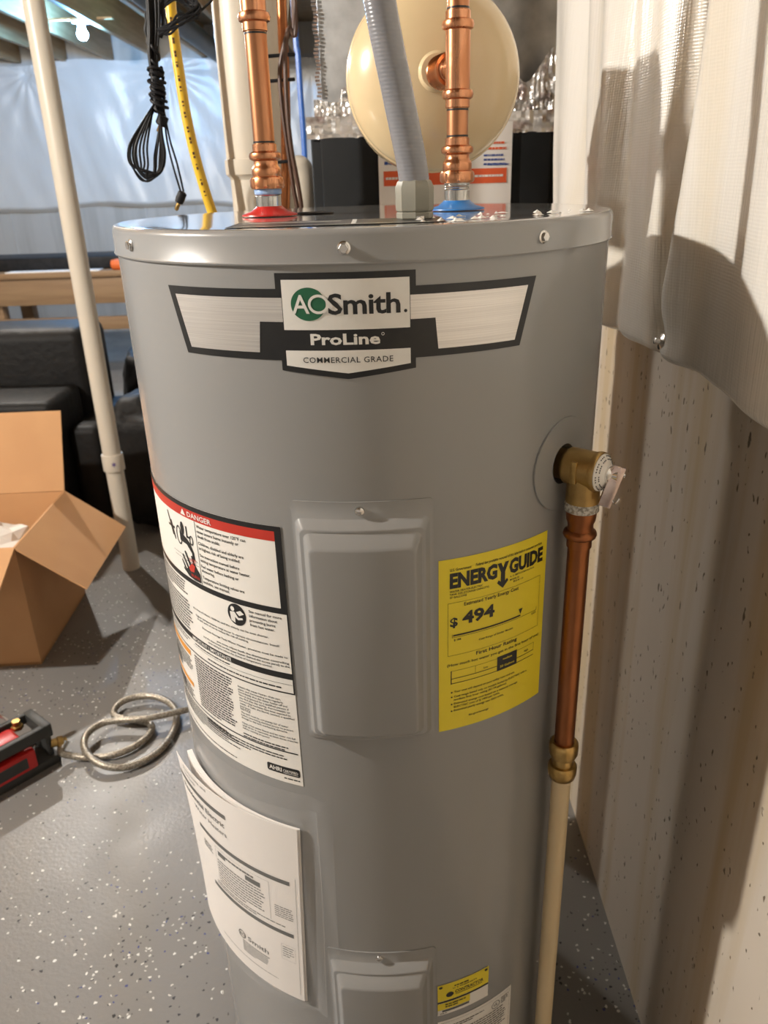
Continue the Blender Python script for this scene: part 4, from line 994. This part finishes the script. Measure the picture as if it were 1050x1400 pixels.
for k in range(5):
    pts = [cpx(205+rn.uniform(-4, 4), 60), cpx(200+rn.uniform(-4, 4), 40), cpx(202+rn.uniform(-4, 4), 18), cpx(214+rn.uniform(-4, 8), 10), cpx(224+rn.uniform(-4, 4), 28), cpx(220, 52)]
    tp.join(tube(catmull(pts, 6), .0020, 6))
tp.join(tube(catmull([cpx(268, 20), cpx(280, 10), cpx(292, -4), cpx(300, -30)], 6), .0018, 6))
obj('top_tangle', tp, M_black, cb)
pc = MB()
for dx in (0, 4): pc.join(tube(catmull([cpx(224, 150), cpx(228+dx, 190), cpx(236+dx*1.6, 225), cpx(247+dx, 262)], 6), .0016, 6))
obj('plug_lead', pc, M_black, cb)
pa, pb = cpx(250, 262), cpx(242, 284); dd = (pb-pa)
pg = obj('plug', lathe([(.004, 0), (.0072, .002), (.0078, .012), (.0066, .019), (.004, .020)], pa, dd, 12), M_black, cb)
obj('plug_pin', lathe([(.0034, .019), (.0034, .030), (.0020, .032)], pa, dd, 10), M_brass, pg)
pa, pb = cpx(224, 158), cpx(218, 176)
pg = obj('plug', lathe([(.004, 0), (.0085, .001), (.009, .014), (.006, .016)], pa, pb-pa, 10), M_black, cb)
obj('plug_pin', lathe([(.0034, .016), (.0034, .026)], pa, pb-pa, 10), M_brass, pg)

# drain pipe on the left
q0 = atz(180, 776, 0)
dr = thing('drain_pipe', (q0.x, q0.y, 0), 'tall white plastic drain pipe standing on the floor beside the box', 'pipe')
obj('pipe', lathe([(.0302, 0), (.0302, ZC)], (q0.x, q0.y, 0), (0, 0, 1), 40), M_pvc, dr)
z1 = aty(157, 620, q0.y).z; z0 = aty(160, 642, q0.y).z
cpl = obj('coupling', lathe([(.0305, z0), (.0358, z0+.001), (.0362, z0+.004), (.0362, z1-.003), (.0352, z1), (.0305, z1)], (q0.x, q0.y, 0), (0, 0, 1), 40), M_pvc, dr)
mk = MB(); rn = random.Random(9)
cq = Vector((q0.x, q0.y, 0)); dirc = (CAM-cq); a0 = atan2(dirc.y, dirc.x)
def drf(u, z): return Vector((q0.x+.0366*cos(a0+u/.036), q0.y+.0366*sin(a0+u/.036), z))
obj('primer_mark', polymap(drf, [((.010 if k % 2 else .004)*cos(k*pi/6), (z0+z1)/2+(.011 if k % 2 else .0045)*sin(k*pi/6)) for k in range(12)], .5), M_purple, cpl, smooth=False, fix=False)

# ------------------------------------------------------------------ cardboard box
bc = atz(57, 908); bb = atz(117, 811)
ey = (bb-bc); ey.z = 0; dep = ey.length; ey.normalize(); ex = Vector((ey.y, -ey.x, 0))   # ex points right
wid, hb, th = .55, .378, .005
bx = thing('cardboard_box', bc - ex*wid/2 + ey*dep/2, 'open brown cardboard box on the grey floor with flaps spread', 'box')
def wallq(name, p, q, z0=0.0, z1=hb, nrm=None): return obj(name, quadslab([p+Vector((0, 0, z0)), q+Vector((0, 0, z0)), q+Vector((0, 0, z1)), p+Vector((0, 0, z1))], th, nrm), M_card, bx, smooth=False)
FR, BR = bc, bc+ey*dep; FL, BL = FR-ex*wid, BR-ex*wid
wallq('side_panel', FR, BR, nrm=-ex); wallq('side_panel', FL, BL, nrm=ex); wallq('end_panel', FL+ex*th, FR-ex*th, nrm=ey); wallq('end_panel', BL+ex*th, BR-ex*th, nrm=-ey)
obj('bottom_panel', quadslab([FL+Vector((0, 0, .002)), FR+Vector((0, 0, .002)), BR+Vector((0, 0, .002)), BL+Vector((0, 0, .002))], th, (0, 0, 1)), M_card, bx, smooth=False)
Zh = Vector((0, 0, hb))
def flap(p, q, out, L, ins=.0):
    n = (q-p).cross(out).normalized(); d_ = out.normalized()*L; s = (q-p).normalized()*ins
    obj('flap', quadslab([p, q, q+d_-s, p+d_+s], th, n), M_card, bx, smooth=False)
flap(FR+Zh, BR+Zh, ex*.79+Vector((0, 0, -.615)), .222)
flap(BL+Zh, BR+Zh, ey*.42+Vector((0, 0, 1)), .26)
flap(FL+Zh, FR+Zh, -ey*.92+Vector((0, 0, -.40)), .22)
flap(FL+Zh, BL+Zh, -ex+Vector((0, 0, -.3)), .22)
# crumpled packing paper
def crumple(c, r, seed, sq=(1, 1, .7)):
    bm = bmesh.new(); bmesh.ops.create_icosphere(bm, subdivisions=3, radius=1)
    for v in bm.verts:
        n_ = v.co.normalized(); k = 1+.35*noise.noise(n_*2.3+Vector((seed, 0, 0)))+.2*noise.noise(n_*6+Vector((0, seed, 0)))
        v.co = Vector((n_.x*sq[0], n_.y*sq[1], n_.z*sq[2]))*k*r+Vector(c)
    bm.verts.index_update(); mb = MB().add([v.co.copy() for v in bm.verts], [[v.index for v in f.verts] for f in bm.faces]); bm.free(); return mb
cc = (FR+BR)/2-ex*.16
obj('packing_paper', crumple((cc.x, cc.y+.0, .26), .125, 3), M_tissue, smooth=False, label='crumpled white packing paper inside the cardboard box', cat='paper')

# ------------------------------------------------------------------ transfer pump and hose
pt = thing('transfer_pump', Vector((-.885, 1.42, 0)), 'red and black portable pump lying on the floor beside the hose', 'pump')
a0 = atz(43, 968, .115); a1 = atz(70, 989, .115); le = (a0-a1); le.z = 0; wdt = le.length; le.normalize()   # across
ax = Vector((le.y, -le.x, 0))            # perpendicular
if ax.y > 0: ax = -ax                    # length axis, towards lower left
Mp = Matrix((ax, le, Vector((0, 0, 1)))).transposed()
def pb_(l, w, z, sl, sw, sz, bev=.004): # local box: l along, w across from a1
    c_ = Vector((a1.x, a1.y, 0))+ax*l+le*w; c_.z = z; return box(c_, (sl, sw, sz), Mp, bev)
LN = .30
wd_ = max(wdt, .085)
fr_ = pb_(LN/2, .008, .100, LN, .018, .030); fr_.join(pb_(LN/2, wd_-.006, .102, LN, .014, .026)); fr_.join(pb_(.012, wd_/2, .098, .024, wd_, .036)).join(pb_(LN-.012, wd_/2, .098, .024, wd_, .036)); fr_.join(pb_(LN/2, wd_/2, .012, LN+.01, wd_, .024)).join(pb_(.010, wd_/2, .055, .014, wd_-.02, .07))
obj('frame', fr_, M_toolgrey, pt)
obj('motor_housing', pb_(LN/2+.02, wd_/2-.002, .085, LN-.09, wd_-.034, .050, .010), M_toolred, pt)
obj('side_shell', pb_(LN/2+.022, .0035, .052, LN-.06, .022, .050, .005), M_toolred, pt)
obj('side_plate', pb_(LN/2+.03, -.0085, .052, LN-.09, .003, .028, .001), M_toolgrey, pt)
cy = Vector((a1.x, a1.y, .106))+ax*.055+le*(wd_*.62); obj('brass_port', lathe([(.014, 0), (.014, .008), (.010, .010), (.010, .022), (.0001, .022)], cy, (0, 0, 1), 6), M_brass, pt)
fit = Vector((a1.x, a1.y, .052))+le*.010-ax*.002
obj('hose_fitting', lathe([(.010, -.01), (.010, .004), (.013, .005), (.013, .017), (.009, .019), (.009, .026)], fit, -ax*1+Vector((.35, -.1, -.25)), 12), M_brass, pt, angle=25)
hd = Vector((a1.x, a1.y, .115))+le*(wd_+.0)+ax*.06
obj('carry_loop', tube(catmull([hd, hd+le*.012+ax*.01+Vector((0, 0, .012)), hd+le*.026+ax*.04+Vector((0, 0, .016)), hd+le*.026+ax*.09+Vector((0, 0, .016)), hd+ax*.12], 6), .004, 8), M_steel, pt)
def hp(x, y, z=.010): return atz(x/3.5, 900+y/3.5, z)
hs = fit + (-ax*1+Vector((.35, -.1, -.25))).normalized()*.024
H = [hs, hp(290, 448, .030), hp(345, 466, .016), hp(430, 474, .010), hp(560, 458, .012), hp(670, 405, .012), hp(722, 350, .011), hp(715, 312, .010), hp(640, 296, .010), hp(560, 280, .011), hp(545, 250, .016), hp(590, 205, .020), hp(690, 180, .022), hp(780, 195, .020), hp(838, 245, .014), hp(842, 310, .010), hp(800, 400, .010), hp(710, 480, .011), hp(590, 522, .013), hp(480, 505, .022), hp(408, 440, .030), hp(412, 370, .030), hp(480, 315, .030), hp(570, 296, .032), hp(700, 286, .034), hp(890, 246, .030), hp(990, 215, .012), hp(1080, 180, .010)]
ho = thing('braided_hose', hp(640, 380, 0), 'coiled braided steel hose on the floor next to the tank', 'hose')
obj('hose', tube(catmull(H, 8), .0088, 12), M_braid, ho)
obj('hose_ferrule', tube(catmull(H, 8)[0:6], .0105, 12), M_steel, ho)

# ------------------------------------------------------------------ sofa, bags, bench
so = thing('sofa', (-1.75, 3.2, 0), 'black leather sofa behind the cardboard box', 'sofa')
def rbox(lo, hi, bev, m=3): return box([(a+b)/2 for a, b in zip(lo, hi)], [b-a for a, b in zip(lo, hi)], None, bev, m)
obj('backrest', rbox((-2.5, 3.12, .10), (-1.16, 3.42, .775), .05), M_leather, so)
obj('seat_front', rbox((-2.5, 2.80, .06), (-1.20, 3.12, .565), .03), M_leather, so)
obj('arm_panel', rbox((-1.20, 2.90, .05), (-1.08, 3.40, .44), .03), M_leather, so)
for xx in (-1.14, -2.4): obj('foot', rbox((xx-.03, 2.90, 0), (xx+.03, 2.96, .06), .004), M_black, so)
def bag(c, s, seed, lab):
    bm = bmesh.new(); bmesh.ops.create_icosphere(bm, subdivisions=4, radius=1)
    for v in bm.verts:
        n_ = v.co.normalized(); e = .55
        f = Vector([math.copysign(abs(q)**e, q) for q in n_]); k = 1+.10*noise.noise(n_*2.2+Vector((seed, 1, 0)))+.05*noise.noise(n_*5+Vector((seed, 4, 0)))
        v.co = Vector((f.x*s[0], f.y*s[1], f.z*s[2]))*k*.92
    mz = min(v.co.z for v in bm.verts)
    for v in bm.verts: v.co += Vector((c[0], c[1], -mz*1.0))
    for v in bm.verts:
        if v.co.z < .02: v.co.z = max(0.0, v.co.z*.4)
    bm.verts.index_update(); mb = MB().add([v.co.copy() for v in bm.verts], [[v.index for v in f.verts] for f in bm.faces]); bm.free()
    return obj('storage_bag', mb, M_leather, label=lab, cat='bag', angle=60)
bag((-.925, 3.02, 0), (.12, .22, .285), 2, 'black soft storage bag on the floor behind the white drain pipe')
bag((-1.02, 3.62, 0), (.16, .2, .33), 8, 'dark storage bag standing behind the black sofa end')
wb = thing('workbench', (-2.6, 5.75, 0), 'wooden workbench against the far basement wall', 'bench')
bx0, bx1 = -4.0, -1.30
obj('worktop', slab((bx0, 5.50, .722), (bx1, 6.15, .760), .003), M_benchwood, wb)
obj('apron', slab((bx0, 5.52, .545), (bx1, 5.56, .722), .003), M_benchwood, wb)
obj('lower_rail', slab((bx0, 5.54, .365), (bx1, 5.58, .452), .003), M_benchwood, wb)
for xx in (-3.9, -2.62, -1.36):
    for yy in (5.60, 6.08): obj('leg', slab((xx-.045, yy-.045, 0), (xx+.045, yy+.045, .722), .003), M_benchwood, wb)
obj('tool_case', rbox((-3.6, 5.62, .760), (-1.52, 6.02, .845), .012), M_black, label='long flat black case lying on the workbench', cat='case')
pq = aty(157, 367, 5.56); obj('orange_handle', lathe([(.0001, 0), (.03, .01), (.038, .05), (.03, .09), (.0001, .1)], (pq.x-.02, 5.545, .793), (1, 0, 0), 20), M_orange, label='small orange rubber handle on the edge of the workbench', cat='tool')
ps = aty(60, 372, 5.53); obj('paper_sheet', slab((ps.x-.25, 5.505, .760), (ps.x+.38, 5.60, .766)), M_paper, smooth=False, label='white sheet of paper on the front edge of the workbench', cat='paper')

# pipe and cable under the joists
obj('overhead_pipe', tube([(-1.14, 2.6, 2.175), (-1.14, 7.55, 2.175)], .062, 28), M_toolgrey, label='dark round pipe running under the ceiling joists', cat='pipe')
